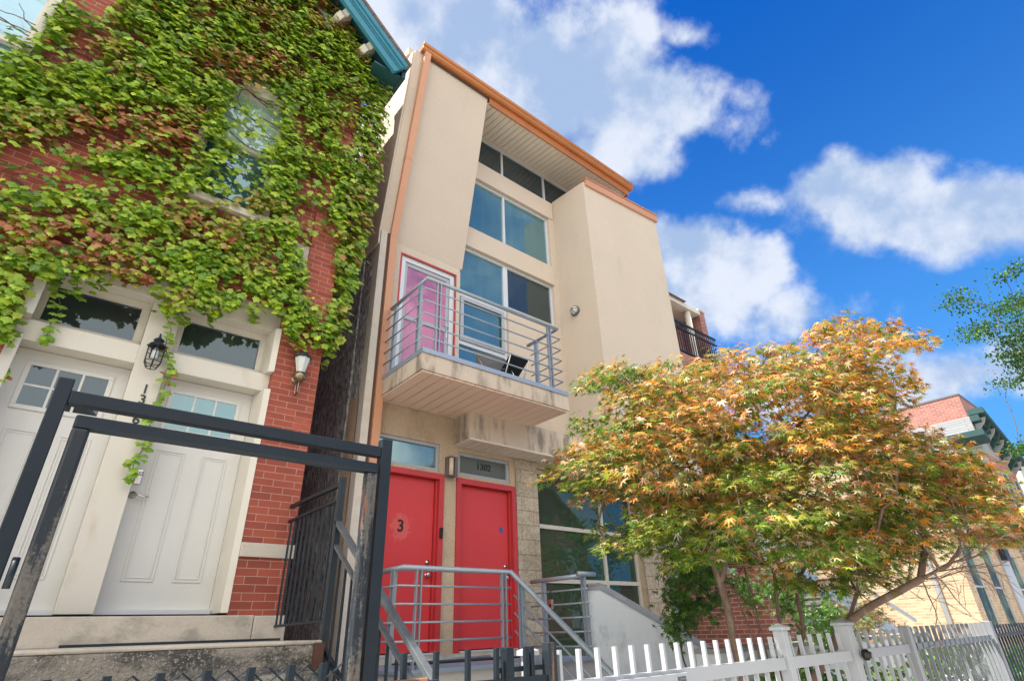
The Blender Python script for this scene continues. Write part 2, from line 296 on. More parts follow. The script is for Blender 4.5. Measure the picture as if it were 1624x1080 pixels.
# ------------------------------------------------------------------ mesh helpers
class MB:
    def __init__(s): s.v = []; s.f = []; s.c = None
    def add(s, vs, fs):
        n = len(s.v); s.v += [tuple(v) for v in vs]; s.f += [tuple(n+i for i in f) for f in fs]; return s
    def box(s, x0, x1, y0, y1, z0, z1):
        x0, x1 = sorted((x0, x1)); y0, y1 = sorted((y0, y1)); z0, z1 = sorted((z0, z1))
        return s.add([(x0,y0,z0),(x1,y0,z0),(x1,y1,z0),(x0,y1,z0),(x0,y0,z1),(x1,y0,z1),(x1,y1,z1),(x0,y1,z1)],
                     [(0,3,2,1),(4,5,6,7),(0,1,5,4),(1,2,6,5),(2,3,7,6),(3,0,4,7)])
    def prism(s, poly, vec):
        vec = Vector(vec); poly = [Vector(p) for p in poly]; n = len(poly)
        nrm = Vector((0, 0, 0))
        for i in range(n): nrm += (poly[i]-poly[0]).cross(poly[(i+1) % n]-poly[0])
        if nrm.dot(vec) > 0: poly = poly[::-1]
        return s.add(poly+[p+vec for p in poly], [tuple(range(n)), tuple(range(2*n-1, n-1, -1))]+[(i, n+i, n+(i+1) % n, (i+1) % n) for i in range(n)])
    def bar(s, a, b, w, h=None, up=(0, 0, 1)):
        h = h or w; a, b = Vector(a), Vector(b); d = (b-a).normalized(); u = Vector(up)
        if abs(d.dot(u)) > .98: u = Vector((0, 1, 0))
        x = d.cross(u).normalized(); y = x.cross(d)
        P = [a+x*sx*w/2+y*sy*h/2 for sx, sy in ((-1,-1),(1,-1),(1,1),(-1,1))]
        return s.prism(P, b-a)
    def tube(s, pts, rad, n=8, cap=True):
        pts = [Vector(p) for p in pts]
        if not isinstance(rad, (list, tuple)): rad = [rad]*len(pts)
        base = len(s.v); ux = None
        for i, p in enumerate(pts):
            d = (pts[min(i+1, len(pts)-1)]-pts[max(i-1, 0)])
            d = d.normalized() if d.length > 1e-9 else Vector((0, 0, 1))
            if ux is None:
                ux = d.orthogonal().normalized()
            ux = (ux-d*ux.dot(d)); ux = ux.normalized() if ux.length > 1e-6 else d.orthogonal().normalized()
            uy = d.cross(ux)
            for k in range(n):
                a = 2*math.pi*k/n
                s.v.append(tuple(p+(ux*math.cos(a)+uy*math.sin(a))*rad[i]))
        for i in range(len(pts)-1):
            for k in range(n):
                a, b = base+i*n+k, base+i*n+(k+1) % n
                s.f.append((a, b, b+n, a+n))
        if cap:
            s.f.append(tuple(base+k for k in range(n-1, -1, -1))); e = base+(len(pts)-1)*n
            s.f.append(tuple(e+k for k in range(n)))
        return s
    def lathe(s, c, axis, prof, n=16):           # prof: (distance along axis, radius)
        ax = Vector(axis).normalized(); c = Vector(c)
        return s.tube([c+ax*(a+i*1e-5) for i, (a, r) in enumerate(prof)], [r for a, r in prof], n)
    def build(s, name, mat, parent=None, smooth=False, bevel=0, colors=None):
        me = bpy.data.meshes.new(name)
        off = parent_origin(parent)
        me.from_pydata([(v[0]-off[0], v[1]-off[1], v[2]-off[2]) for v in s.v], [], s.f)
        me.materials.append(MT[mat] if isinstance(mat, str) else mat)
        if smooth: me.polygons.foreach_set('use_smooth', [True]*len(me.polygons))
        if colors is not None:
            at = me.color_attributes.new('tint', 'FLOAT_COLOR', 'POINT')
            flat = [x for c in colors for x in (c[0], c[1], c[2], 1)]
            at.data.foreach_set('color', flat)
        o = bpy.data.objects.new(name, me); COL.objects.link(o)
        if parent: o.parent = parent
        if bevel:
            b = o.modifiers.new('bevel', 'BEVEL'); b.width = bevel; b.segments = 2; b.limit_method = 'ANGLE'; b.angle_limit = R(40)
        return o
def parent_origin(p):
    v = Vector((0, 0, 0))
    while p: v += Vector(p.location); p = p.parent
    return v
def tag(o, label=None, cat=None, group=None, kind=None):
    for k, v in (('label', label), ('category', cat), ('group', group), ('kind', kind)):
        if v: o[k] = v
    return o
def thing(name, label, cat, loc=(0, 0, 0), group=None):
    o = bpy.data.objects.new(name, None); COL.objects.link(o); o.location = loc; o.empty_display_size = .1
    return tag(o, label, cat, group)
def struct(name, mb, mat): return tag(mb.build(name, mat), kind='structure')
def box(name, mat, par, *a, bevel=0): return MB().box(*a).build(name, mat, par, bevel=bevel)
def text(name, body, size, mat, par, loc, rot=(R(90), 0, 0), depth=.004, spacing=1):
    cu = bpy.data.curves.new(name, 'FONT'); cu.body = body; cu.size = size; cu.extrude = depth; cu.align_x = 'CENTER'; cu.align_y = 'CENTER'
    cu.space_character = spacing; cu.offset = size*.012
    tmp = bpy.data.objects.new('tmp', cu); COL.objects.link(tmp)
    me = bpy.data.meshes.new_from_object(tmp.evaluated_get(bpy.context.evaluated_depsgraph_get()))
    bpy.data.objects.remove(tmp)
    mt = Matrix.Translation(Vector(loc)-parent_origin(par)) @ Matrix([list(r) for r in __import__('mathutils').Euler(rot).to_matrix().to_4x4()])
    me.transform(mt); me.materials.clear(); me.materials.append(MT[mat])
    o = bpy.data.objects.new(name, me); COL.objects.link(o); o.parent = par; return o
def wall(mb, x0, x1, z0, z1, y0, y1, holes, axis='y'):
    """plate with rectangular holes; front at y0, back at y1. axis 'x': the roles of x and y swap."""
    xs = sorted({x0, x1, *[min(max(h[i], x0), x1) for h in holes for i in (0, 1)]})
    zs = sorted({z0, z1, *[min(max(h[i], z0), z1) for h in holes for i in (2, 3)]})
    def solid(i, j):
        if i < 0 or j < 0 or i >= len(xs)-1 or j >= len(zs)-1: return False
        cx, cz = (xs[i]+xs[i+1])/2, (zs[j]+zs[j+1])/2
        return not any(h[0] < cx < h[1] and h[2] < cz < h[3] for h in holes)
    def P(x, y, z): return (x, y, z) if axis == 'y' else (y, x, z)
    def Q(*p): mb.add([P(*q) for q in p], [(0, 1, 2, 3) if axis == 'y' else (3, 2, 1, 0)])
    for i in range(len(xs)-1):
        for j in range(len(zs)-1):
            if not solid(i, j): continue
            a, b, c, d = xs[i], xs[i+1], zs[j], zs[j+1]
            Q((a,y0,c),(b,y0,c),(b,y0,d),(a,y0,d)); Q((b,y1,c),(a,y1,c),(a,y1,d),(b,y1,d))
            if not solid(i-1, j): Q((a,y1,c),(a,y0,c),(a,y0,d),(a,y1,d))
            if not solid(i+1, j): Q((b,y0,c),(b,y1,c),(b,y1,d),(b,y0,d))
            if not solid(i, j-1): Q((a,y1,c),(b,y1,c),(b,y0,c),(a,y0,c))
            if not solid(i, j+1): Q((a,y0,d),(b,y0,d),(b,y1,d),(a,y1,d))
    return mb
def window(par, x0, x1, z0, z1, y, fw=.05, cols=(), rows=(), glass='glass', fmat='alum', depth=.06, glasses=None, mw=None, name='window'):
    """a frame with mullions (cols, rows) and one pane object per light"""
    mw = mw or fw; f = MB()
    f.box(x0, x1, y, y+depth, z1-fw, z1); f.box(x0, x1, y, y+depth, z0, z0+fw)
    rows = sorted(rows); f.box(x0, x0+fw, y, y+depth, z0+fw, z1-fw); f.box(x1-fw, x1, y, y+depth, z0+fw, z1-fw)
    for c in cols: f.box(c-mw/2, c+mw/2, y-.002, y+depth, z0+fw, z1-fw)
    xs = [x0+fw]+[c for c in cols]+[x1-fw]
    for r_ in rows: f.box(x0+fw, x1-fw, y+.002, y+depth-.002, r_-mw/2, r_+mw/2)
    o = f.build(name, fmat, par, bevel=.003)
    zs = [z0+fw]+list(rows)+[z1-fw]; k = 0
    for i in range(len(xs)-1):
        for j in range(len(zs)-1):
            g = glass if not glasses else glasses[k % len(glasses)]; k += 1
            dx = mw/2+.002
            box('pane', g, o, xs[i]+(dx if i else 0), xs[i+1]-(dx if i < len(xs)-2 else 0), y+depth*.55, y+depth*.55+.012, zs[j]+(dx if j else 0), zs[j+1]-(dx if j < len(zs)-2 else 0))
    return o
def planks(mb, x0, x1, y0, y1, z, w, t=.02, gap=.013, z2=None):
    """soffit boards running in y, laid side by side along x; z at y0, z2 at y1"""
    z2 = z if z2 is None else z2; x = x0
    while x < x1-.01:
        a, b = x, min(x+w-gap, x1)
        mb.prism([(a,y0,z),(b,y0,z),(b,y1,z2),(a,y1,z2)], (0, 0, t)); x += w
    mb.prism([(x0,y0+.003,z+t*1.6),(x1,y0+.003,z+t*1.6),(x1,y1-.003,z2+t*1.6),(x0,y1-.003,z2+t*1.6)], (0, 0, t*.4))
    return mb

# ------------------------------------------------------------------ the ground
struct('ground', MB().box(-150, 400, -150, 300, -.3, -.15), 'soil')
struct('road', MB().box(-120, 300, -11, -2.9, -.15, -.12), 'asphalt')
struct('sidewalk', MB().box(-120, 300, -1.6, 1.75, -.15, .0), 'walk')
struct('far_sidewalk', MB().box(-120, 300, -15, -12.6, -.15, .0), 'walk')
struct('kerb', MB().box(-120, 300, -2.9, -2.72, -.15, .02), 'concrete')
struct('front_yard', MB().box(-120, 120, 1.75, 17, -.15, -.02), 'concrete')

# ------------------------------------------------------------------ the modern townhouse with the red doors
TY = 6.3
house = thing('townhouse', 'tall beige stucco townhouse with copper gutter, balcony and two red front doors', 'house', (3, TY, 0))
mb = MB()
D1 = (3.0, 4.045, 1.27, 3.385); D2 = (4.25, 5.30, 1.27, 3.375)
T1 = (3.0, 3.97, 3.42, 3.80); T2 = (4.28, 5.21, 3.42, 3.75); BW = (5.74, 8.10, .85, 3.735)
wall(mb, 2.72, 8.68, 0, 4.235, TY, TY+.3, [D1, D2, T1, T2, BW]); mb.build('wall', 'block', house)
mb = MB()
r1 = (4.28, 7.55, 9.56, 10.34); r2 = (4.28, 6.43, 7.86, 9.09); r3a = (4.23, 5.26, 4.53, 7.41); r3b = (5.26, 6.43, 6.49, 7.41); bd = (3.16, 4.14, 4.52, 6.68)
wall(mb, 2.97, 8.7, 4.235, 10.36, TY-.012, TY+.3, [r1, r2, r3a, r3b, bd]); mb.build('wall', 'stucco', house)
MB().box(2.72, 2.97, TY+.02, TY+.3, 4.235, 6.88).build('wall_end', 'side_block', house)
MB().box(2.72, 2.82, TY-.15, TY+.02, 0, 6.86).build('wall_end', 'edge_block', house)
box('side_wall', 'side_block', house, 2.70, 2.95, TY+.31, 17, 0, 10.36)
box('rear_wall', 'stucco', house, 2.95, 8.7, 16.7, 17, 0, 10.36)
box('side_wall', 'stucco', house, 8.45, 8.7, TY+.31, 16.7, 0, 10.36)
# raised panel that leans out towards the roof, over the wall below it
MB().prism([(2.98,TY+.3,6.86),(2.98,TY-.014,6.86),(2.98,5.53,10.37),(2.98,6.31,10.37)], (4.276-2.98, 0, 0)).build('leaning_panel', 'stucco', house)
MB().prism([(2.715,TY+.3,6.86),(2.715,TY-.13,6.86),(2.715,5.53,10.37),(2.715,6.31,10.37)], (2.978-2.715, 0, 0)).build('corner_strip', 'stucco', house)
MB().prism([(2.690,6.62,6.6),(2.690,6.16,6.6),(2.690,6.16,6.86),(2.690,5.56,10.34),(2.690,6.62,10.34)], (.022, 0, 0)).build('cheek', 'side_stucco', house)
# roof, gutter, fascia, soffit
box('roof', 'grey_box', house, 2.97, 8.30, 5.53, 17, 10.37, 10.50)
box('parapet', 'side_stucco', house, 2.69, 2.95, 5.75, 17, 10.50, 10.68)
gp = [(5.53,10.37),(5.455,10.37),(5.43,10.40),(5.425,10.45),(5.40,10.47),(5.39,10.52),(5.53,10.52)]
MB().prism([(2.80, y, z) for y, z in gp], (8.40-2.80, 0, 0)).build('gutter', 'copper', house, bevel=.004)
MB().box(4.30, 8.30, 5.50, 5.53, 10.19, 10.368).box(8.27, 8.30, 5.53, 6.28, 10.19, 10.368).build('fascia', 'copper', house)
MB().box(2.97, 4.28, 5.505, 5.528, 10.33, 10.368).build('trim', 'brown_trim_shade', house)
planks(MB(), 4.28, 8.26, 5.54, 6.285, 10.215, .118, z2=10.335).build('soffit', 'soffit', house)
# downspout with elbow
f = MB()
pts = [(5.43, 10.37), (5.45, 10.25), (6.10, 6.95), (6.13, 6.78), (6.13, 0)]
for (y0, z0), (y1, z1) in zip(pts[:-1], pts[1:]):
    f.prism([(2.865,y0,z0),(2.975,y0,z0),(2.975,y0+.08,z0),(2.865,y0+.08,z0)], (0, y1-y0, z1-z0))
for z in (5.0, 3.3, 8.2): 
    yy = 6.13 if z < 6.8 else 5.45+(10.25-z)/3.3*.65
    f.box(2.86, 2.98, yy-.004, yy+.084, z, z+.012)
f.build('downspout', 'copper_pale', house)
box('trim', 'brown_trim_shade', house, 2.82, 2.865, 6.17, 6.30, 0, 6.85)  # dark brown strip put in for the shade of the gap beside the downspout
# windows
window(house, *r1, TY+.05, .045, cols=(5.26, 6.42), glass='glass_dark')
window(house, *r2, TY+.04, .05, cols=(5.262,), glasses=('glass', 'glass'))
o = window(house, *r3a, TY+.04, .05, rows=(6.42, 5.53), glass='glass', mw=.07)
MB().box(4.285, 5.205, TY+.018, TY+.04, 6.31, 6.385).box(4.285, 5.205, TY+.018, TY+.04, 5.565, 5.66).box(4.285, 4.35, TY+.018, TY+.04, 5.66, 6.31).box(5.14, 5.205, TY+.018, TY+.04, 5.66, 6.31).build('sash', 'white', house, bevel=.003)
window(house, *r3b, TY+.04, .05, glass='glass_dark')
# band ledges between the windows
for z0, z1, x1 in ((9.092, 9.535, 6.55), (7.412, 7.84, 6.47)): MB().box(4.277, x1, TY-.03, TY-.013, z0, z1).build('wall_band', 'stucco', house)
# balcony door
fr = MB().box(3.16, 4.14, TY+.01, TY+.08, 6.60, 6.68).box(3.16, 3.24, TY+.01, TY+.08, 4.53, 6.60).box(4.06, 4.14, TY+.01, TY+.08, 4.53, 6.60).build('balcony_door', 'alum', house, bevel=.003)
MB().box(3.245, 3.29, TY+.03, TY+.07, 4.54, 6.595).box(4.0, 4.055, TY+.03, TY+.07, 4.54, 6.595).box(3.29, 4.0, TY+.03, TY+.07, 6.53, 6.595).box(3.29, 4.0, TY+.03, TY+.07, 5.60, 5.67).box(3.29, 4.0, TY+.03, TY+.07, 4.54, 4.62).build('door_frame', 'white', fr, bevel=.003)
box('pane', 'pink', fr, 3.29, 4.0, TY+.045, TY+.055, 5.67, 6.53); box('pane', 'pink', fr, 3.29, 4.0, TY+.045, TY+.055, 4.62, 5.60)
MB().tube([(4.03,TY+.03,5.66),(4.03,TY-.03,5.66),(3.93,TY-.035,5.655)], .011).box(4.015, 4.045, TY+.02, TY+.031, 5.5, 5.74).build('handle', 'chrome', fr, smooth=False)
MB().box(3.135, 3.16, TY-.02, TY+.0, 4.53, 6.71).box(4.14, 4.165, TY-.02, TY+.0, 4.53, 6.71).box(3.16, 4.14, TY-.02, TY+.0, 6.68, 6.71).build('red_caulk', 'red_frame', house)
# bay on the right
bay = [(6.575,TY-.013),(6.655,5.44),(8.80,5.265),(8.80,TY-.013)]
MB().prism([(x, y, 3.78) for x, y in bay], (0, 0, 9.60-3.78)).build('bay', 'stucco', house)
c0, c1 = Vector((6.70, 5.44)), Vector((8.83, 5.262)); dd = (c1-c0).normalized(); nv = Vector((dd.y, -dd.x))
q = [c0+nv*.045, c1+nv*.045, c1-nv*.03, c0-nv*.03]
cp = MB().prism([(p.x, p.y, 9.51) for p in q], (0, 0, .17))
q = [c0+nv*.065-dd*.02, c1+nv*.065+dd*.02, c1-nv*.10+dd*.02, c0-nv*.10-dd*.02]
cp.prism([(p.x, p.y, 9.685) for p in q], (0, 0, .02)).build('bay_coping', 'copper_pale', house)
planks(MB(), 6.75, 8.72, 5.50, TY-.02, 3.765, .15, t=.012).build('soffit', 'soffit_tan', house)
# boxed beam over the doors
MB().box(4.19, 6.574, 5.91, TY-.014, 3.835, 4.235).build('boxed_beam', 'stucco_stained', house)
planks(MB(), 4.20, 6.57, 5.92, TY-.01, 3.815, .15, t=.012).build('soffit', 'soffit', house)
MB().box(4.19, 6.57, 5.902, 5.92, 3.812, 3.837).build('trim', 'soffit', house)
# doors
def entry(dx0, dx1, z1, knobs, mat='red_door'):
    fr = MB().box(dx0, dx0+.075, TY-.03, TY+.10, 1.27, z1).box(dx1-.075, dx1, TY-.03, TY+.10, 1.27, z1).box(dx0+.075, dx1-.075, TY-.03, TY+.10, z1-.075, z1)
    fr.box(dx0+.075, dx0+.1, TY+.02, TY+.10, 1.29, z1-.075).box(dx1-.1, dx1-.075, TY+.02, TY+.10, 1.29, z1-.075)
    f = fr.build('door_frame', 'red_frame', house, bevel=.004)
    d = box('door', mat, house, dx0+.103, dx1-.106, TY+.06, TY+.10, 1.30, z1-.08, bevel=.003)
    box('threshold', 'alum', house, dx0+.076, dx1-.076, TY-.06, TY+.10, 1.27, 1.288)
    for z, rr in knobs:
        MB().lathe((dx1-.17, TY+.06, z), (0, -1, 0), [(0, .033), (.008, .033), (.012, .014), (.03, .014), (.034, rr), (.055, rr*1.05), (.062, rr*.5)] if rr > .02 else [(0, .03), (.018, .028), (.02, .012), (.024, .012)]).build('knob', 'chrome', d, smooth=True)
    return d
d1 = entry(D1[0], D1[1], 3.385, ((2.275, .012), (2.13, .027)), 'red_door_patched')
d2 = entry(D2[0], D2[1], 3.375, ((2.275, .012), (2.13, .027)))
text('number', '3', .20, 'black_plastic', d1, (3.47, TY+.056, 2.68))
box('sticker', 'blue_print', d2, 5.045, 5.10, TY+.056, TY+.0595, 2.72, 2.79)
MB().lathe((4.72, TY+.06, 2.78), (0, -1, 0), [(0, .008), (.004, .008), (.006, .004)]).build('peephole', 'brass', d2)
box('doorbell', 'black_plastic', house, 3.985, 4.03, TY-.058, TY-.031, 2.56, 2.69, bevel=.008)
w1 = window(house, *T1, TY+.02, .045, glass='glass', fmat='white'); w2 = window(house, *T2, TY+.02, .045, glass='glass_dim', fmat='white')
text('house_number', '1302', .135, 'black_plastic', w2, (4.76, TY+.05, 3.60))
window(house, *BW, TY+.09, .06, cols=(7.27,), rows=(2.88, 2.12), glass='glass_green', fmat='alum_warm')
MB().box(8.10, 8.70, TY-.04, TY-.001, 0, 3.76).build('pier', 'pier_block', house)
MB().box(5.31, 5.735, TY-.03, TY-.001, 0, 3.8).build('pier', 'pier_block', house)
# balcony slab
MB().box(2.94, 5.37, 5.12, TY-.014, 4.235, 4.50).build('balcony', 'stucco_stained', house)
planks(MB(), 2.96, 5.35, 5.14, TY-.02, 4.212, .155, t=.02).build('balcony_soffit', 'soffit_tan', house)
MB().box(2.93, 5.38, 5.105, TY-.02, 4.503, 4.512).box(2.93, 5.38, 5.103, 5.112, 4.45, 4.503).box(2.93, 2.937, 5.112, TY-.02, 4.45, 4.503).build('balcony_deck', 'steel_plate', house)

def railing(name, label, par_loc, top, bars, posts, r=.028, rb=.0105, group=None, flat=.045):
    """top: polyline; bars: list of polylines; posts: (x,y,z0,z1) flat double posts"""
    t = thing(name, label, 'railing', par_loc, group)
    MB().tube(top, r, 12).build('top_rail', 'steel', t, smooth=True)
    for b in bars: MB().tube(b, rb, 8).build('rail', 'steel', t, smooth=True)
    for (x, y, z0, z1, ax) in posts:
        g = MB()
        if ax == 'x': g.box(x-.032, x-.020, y-.02, y+.02, z0, z1).box(x+.020, x+.032, y-.02, y+.02, z0, z1)
        else: g.box(x-.02, x+.02, y-.032, y-.020, z0, z1).box(x-.02, x+.02, y+.020, y+.032, z0, z1)
        g.build('post', 'steel', t)
    return t
ZB = [5.365, 5.185, 5.005, 4.835, 4.665]
railing('balcony_railing', 'blue grey pipe railing round the stucco balcony', (3, 5.13, 4.5),
        [(2.96,6.08,5.51),(2.96,5.14,5.53),(5.26,5.14,5.53),(5.26,5.82,5.53)],
        [[(2.935,6.16,z),(2.935,5.13,z),(5.30,5.13,z),(5.30,5.80,z)] for z in ZB],
        [(2.965,5.94,4.51,5.50,'y'),(2.965,5.30,4.51,5.52,'y'),(3.14,5.14,4.51,5.52,'x'),(5.08,5.14,4.51,5.52,'x'),(5.265,5.63,4.51,5.52,'y')])

# folding chair on the balcony
ch = thing('folding_chair', 'black folding chair on the balcony behind the railing', 'chair', (4.75, 5.85, 4.515))
MB().prism([(4.38,6.02,5.26),(4.78,5.80,5.14),(4.79,5.84,4.99),(4.42,6.05,5.0)], (0,.012,0)).build('backrest', 'grey_box', ch)
MB().prism([(4.72,5.62,5.14),(5.08,5.62,5.14),(5.12,5.98,4.93),(4.76,5.98,4.93)], (0, 0, .015)).build('seat', 'dark_fabric', ch)
for a, b in (((4.36,6.05,5.28),(4.52,5.7,4.52)), ((4.72,5.60,5.16),(4.78,6.02,4.52)), ((5.08,5.60,5.16),(5.14,6.02,4.52)), ((4.80,5.80,5.14),(4.92,5.6,4.52))):
    MB().tube([a, b], .011).build('leg', 'chrome', ch, smooth=True)

# lights on the walls
sc = thing('wall_sconce', 'grey box wall sconce between the two red doors', 'wall lamp', (4.14, TY, 3.5))
MB().box(4.06, 4.20, TY-.05, TY-.002, 3.36, 3.63).box(4.155, 4.20, TY-.11, TY-.05, 3.36, 3.63).box(4.075, 4.155, TY-.11, TY-.05, 3.36, 3.375).box(4.075, 4.155, TY-.11, TY-.05, 3.615, 3.63).build('housing', 'grey_box', sc, bevel=.003)
MB().tube([(4.115,TY-.075,3.38),(4.115,TY-.075,3.61)], .032, 14).build('lens', 'glow', sc, smooth=True)
bk = thing('bulkhead_light', 'round caged bulkhead light on the stucco beside the balcony window', 'wall lamp', (6.60, 5.93, 6.72))
bx = (6.60, 5.93, 6.72); av = Vector((-1, -.09, 0)).normalized()
MB().lathe(bx, av, [(0, .10), (.025, .10), (.03, .085)], 20).build('base', 'grey_box', bk, smooth=True)
MB().lathe(Vector(bx)+av*.03, av, [(0, .082), (.03, .078), (.06, .06), (.075, .03), (.08, .003)], 20).build('globe', 'lamp_glass', bk, smooth=True)
g = MB()
for k in range(3):
    a = k*math.pi/3; e = Vector((0, math.cos(a), math.sin(a)))
    g.tube([Vector(bx)+av*(.03+.085*math.sin(t_*math.pi/8))+e*.09*math.cos(t_*math.pi/8) for t_ in range(9)], .005, 6)
g.build('cage', 'grey_box', bk)

# ------------------------------------------------------------------ the stoop of the townhouse
st = thing('front_stoop', 'raised grey landing and steps before the red doors', 'stoop', (4.2, 5.6, 0))
MB().box(2.80, 5.44, 5.04, TY-.07, 0, 1.17).build('landing', 'concrete', st)
MB().box(2.78, 5.44, 5.0, TY-.07, 1.17, 1.20).build('deck', 'grey_paint', st)
MB().box(2.98, 5.5, TY-.068, TY-.032, 1.17, 1.266).build('sill', 'limestone', st)
for k in range(6):
    z = 1.0-.17*k; y1 = 5.0-.27*k
    MB().box(4.28, 5.40, y1-.27, y1, 0 if k > 4 else -.02, z).build('step', 'grey_paint', st)
MB().prism([(3.3,6.1,1.203),(4.9,6.1,1.203),(4.95,5.75,1.203),(3.35,5.72,1.203)], (0, 0, .012)).build('door_mat', 'rubber', st)
ZR = [1.905, 1.745, 1.587, 1.43]
Y0 = 5.10
railing('stoop_railing', 'blue grey pipe railing across the landing before the red doors', (2.84, Y0, 1.2),
        [(2.84,5.62,2.06),(2.84,Y0,2.066),(4.20,Y0,2.066),(4.20,3.0,2.066-.69*2.1)],
        [[(2.81,5.66,z),(2.81,Y0,z),(4.19,Y0,z)] for z in ZR]+[[(2.81,Y0,1.27),(3.9,Y0,1.27)]]+[[(4.22,Y0-.02-.0,z+.0),(4.22,3.0,z-.69*2.08)] for z in (1.83, 1.66, 1.49, 1.32)],
        [(2.84,5.27,1.2,2.05,'y'),(3.02,Y0,1.2,2.05,'x'),(4.09,Y0,1.2,2.05,'x'),(4.215,4.95,1.0,1.95,'y'),(4.215,3.7,.3,1.1,'y')])
rr = railing('side_railing', 'short blue grey pipe railing at the right end of the red door landing', (5.38, 5.6, 1.2),
        [(5.38,6.10,2.066),(5.38,5.12,2.07)], [[(5.38,6.12,z),(5.38,5.06,z)] for z in (1.92, 1.765, 1.61, 1.455, 1.30)],
        [(5.38,5.86,1.2,2.05,'y'),(5.38,5.13,1.2,2.06,'y')])
MB().tube([(5.26,5.10,2.085),(5.56,5.10,2.085)], .03, 12).build('end_cap', 'steel', rr, smooth=True)
lb = thing('key_lockbox', 'small grey key lockbox hanging on the short side railing', 'lockbox', (5.36, 5.70, 1.78))
MB().box(5.33, 5.365, 5.665, 5.735, 1.72, 1.83).build('body', 'chrome', lb, bevel=.006)
box('dial', 'black_plastic', lb, 5.326, 5.331, 5.68, 5.72, 1.74, 1.775)
MB().tube([(5.35,5.68,1.83),(5.35,5.68,1.90),(5.35,5.70,1.925),(5.35,5.72,1.90),(5.35,5.72,1.83)], .006).build('shackle', 'black_plastic', lb)
# sloping wing wall
ww = thing('wing_wall', 'pale concrete wing wall sloping down beside the steps', 'wall', (5.5, 5.1, 0))
A0 = Vector((5.45, 5.14)); A1 = Vector((7.3, 2.83)); dr = (A1-A0).normalized(); nr = Vector((-dr.y, dr.x))
def wz(s): return 1.985 if s < .16 else 1.985-(s-.16)*.60
body, cap = MB(), MB()
SS = [0, .16, .7, 1.3, 2.0, (A1-A0).length]
for s0, s1 in zip(SS[:-1], SS[1:]):
    z0, z1 = wz(s0), wz(s1)
    def P4(off): return A0+dr*s0+nr*off, A0+dr*s1+nr*off
    a, b = P4(0); c, d = P4(.22); Fq = [(0,3,2,1),(4,5,6,7),(0,1,5,4),(1,2,6,5),(2,3,7,6),(3,0,4,7)]
    body.add([(a.x,a.y,0),(b.x,b.y,0),(d.x,d.y,0),(c.x,c.y,0),(a.x,a.y,z0-.07),(b.x,b.y,z1-.07),(d.x,d.y,z1-.001),(c.x,c.y,z0-.001)], Fq)
    a, b = P4(-.006); c, d = P4(.226)
    cap.add([(a.x,a.y,z0-.082),(b.x,b.y,z1-.082),(d.x,d.y,z1+.0),(c.x,c.y,z0+.0),(a.x,a.y,z0-.066),(b.x,b.y,z1-.066),(d.x,d.y,z1+.012),(c.x,c.y,z0+.012)], Fq)
body.build('body', 'wing', ww); cap.build('cap', 'wing_cap', ww)

# ------------------------------------------------------------------ the brick house under the ivy
IY = 5.75; DY = 6.05
ih = thing('brick_house', 'old red brick house under climbing ivy with two cream front doors', 'house', (-1.6, IY, 0))
RKX, RKZ, SL = 2.50, 9.45, .913            # tip of the raking cornice at the eave, slope of the gable
APX = -1.6; APZ = RKZ+SL*(RKX-APX)
mb = MB()
SUR = (-.645, 1.488, 1.68, 4.86)
WR = (.15, 1.09, 5.90, 7.86); WL = (-2.36, -1.40, 5.90, 7.86)
wall(mb, -5.17, 1.97, 0, 9.75, IY, IY+.28, [SUR, WR, WL])
mb.prism([(1.97,IY,9.75),(APX,IY,9.75+SL*(1.97-APX)),(-5.17,IY,9.75)], (0,.28,0))
mb.box(1.72, 1.97, IY+.281, 15, 0, 9.75).box(-5.17, -4.9, IY+.281, 15, 0, 9.75)
mb.build('wall', 'brick', ih)
# brick corner pier with corbelled courses
pr = MB().box(1.62, 1.975, IY-.05, IY-.002, 4.72, 8.9)
for k in range(6): pr.box(1.60-.0, 1.98, IY-.012-.007*k, IY-.002, 4.36+.06*k, 4.395+.06*k)
pr.build('corner_pier', 'brick', ih)
# stone
MB().box(1.489, 1.985, IY-.03, IY-.002, 2.165, 2.29).box(-5.18, -.66, IY-.03, IY-.002, 2.165, 2.29).build('stone_band', 'limestone', ih, bevel=.006)
MB().box(-5.2, 1.70, IY-.06, DY+.1, 1.47, 1.68).box(1.705, 1.99, IY-.065, IY+.2, 1.40, 1.675).build('stone_base', 'limestone', ih, bevel=.008)
MB().box(-5.2, 1.985, IY-.05, IY-.003, 1.10, 1.46).build('stone_base', 'concrete_dark', ih)
MB().box(1.30, 1.62, IY-.03, IY-.002, 4.90, 5.02).box(1.4, 1.62, IY-.03, IY-.002, 5.35, 5.75).build('stone_block', 'limestone', ih, bevel=.005)
# the cream surround
FY = 5.86
sr = MB()
sr.box(.262, .519, FY, DY+.04, 1.70, 4.56)                                  # centre pilaster
sr.box(-.645, .262, FY, DY+.05, 3.835, 4.03).box(.519, 1.487, FY, DY+.05, 3.835, 4.03)   # ledges under the transoms
sr.box(-.645, 1.487, FY+.002, DY+.05, 4.565, 4.86)                          # header
sr.prism([(1.487,IY-.01,1.70),(1.487,DY,1.70),(1.40,DY,1.70),(1.43,IY+.02,1.70)], (0, 0, 2.13))
sr.prism([(1.487,IY-.01,4.032),(1.487,DY,4.032),(1.40,DY,4.032),(1.43,IY+.02,4.032)], (0, 0, .53))
sr.prism([(-.645,IY-.02,1.70),(-.645,DY,1.70),(-.60,DY,1.70),(-.56,IY+.0,1.70)], (0, 0, 2.13))
sr.prism([(-.645,IY-.02,4.032),(-.645,DY,4.032),(-.60,DY,4.032),(-.56,IY+.0,4.032)], (0, 0, .53))
sr.build('surround', 'cream', ih, bevel=.004)
MB().box(-.66, 1.50, DY+.055, DY+.2, 1.5, 4.87).build('backing', 'cream', ih)
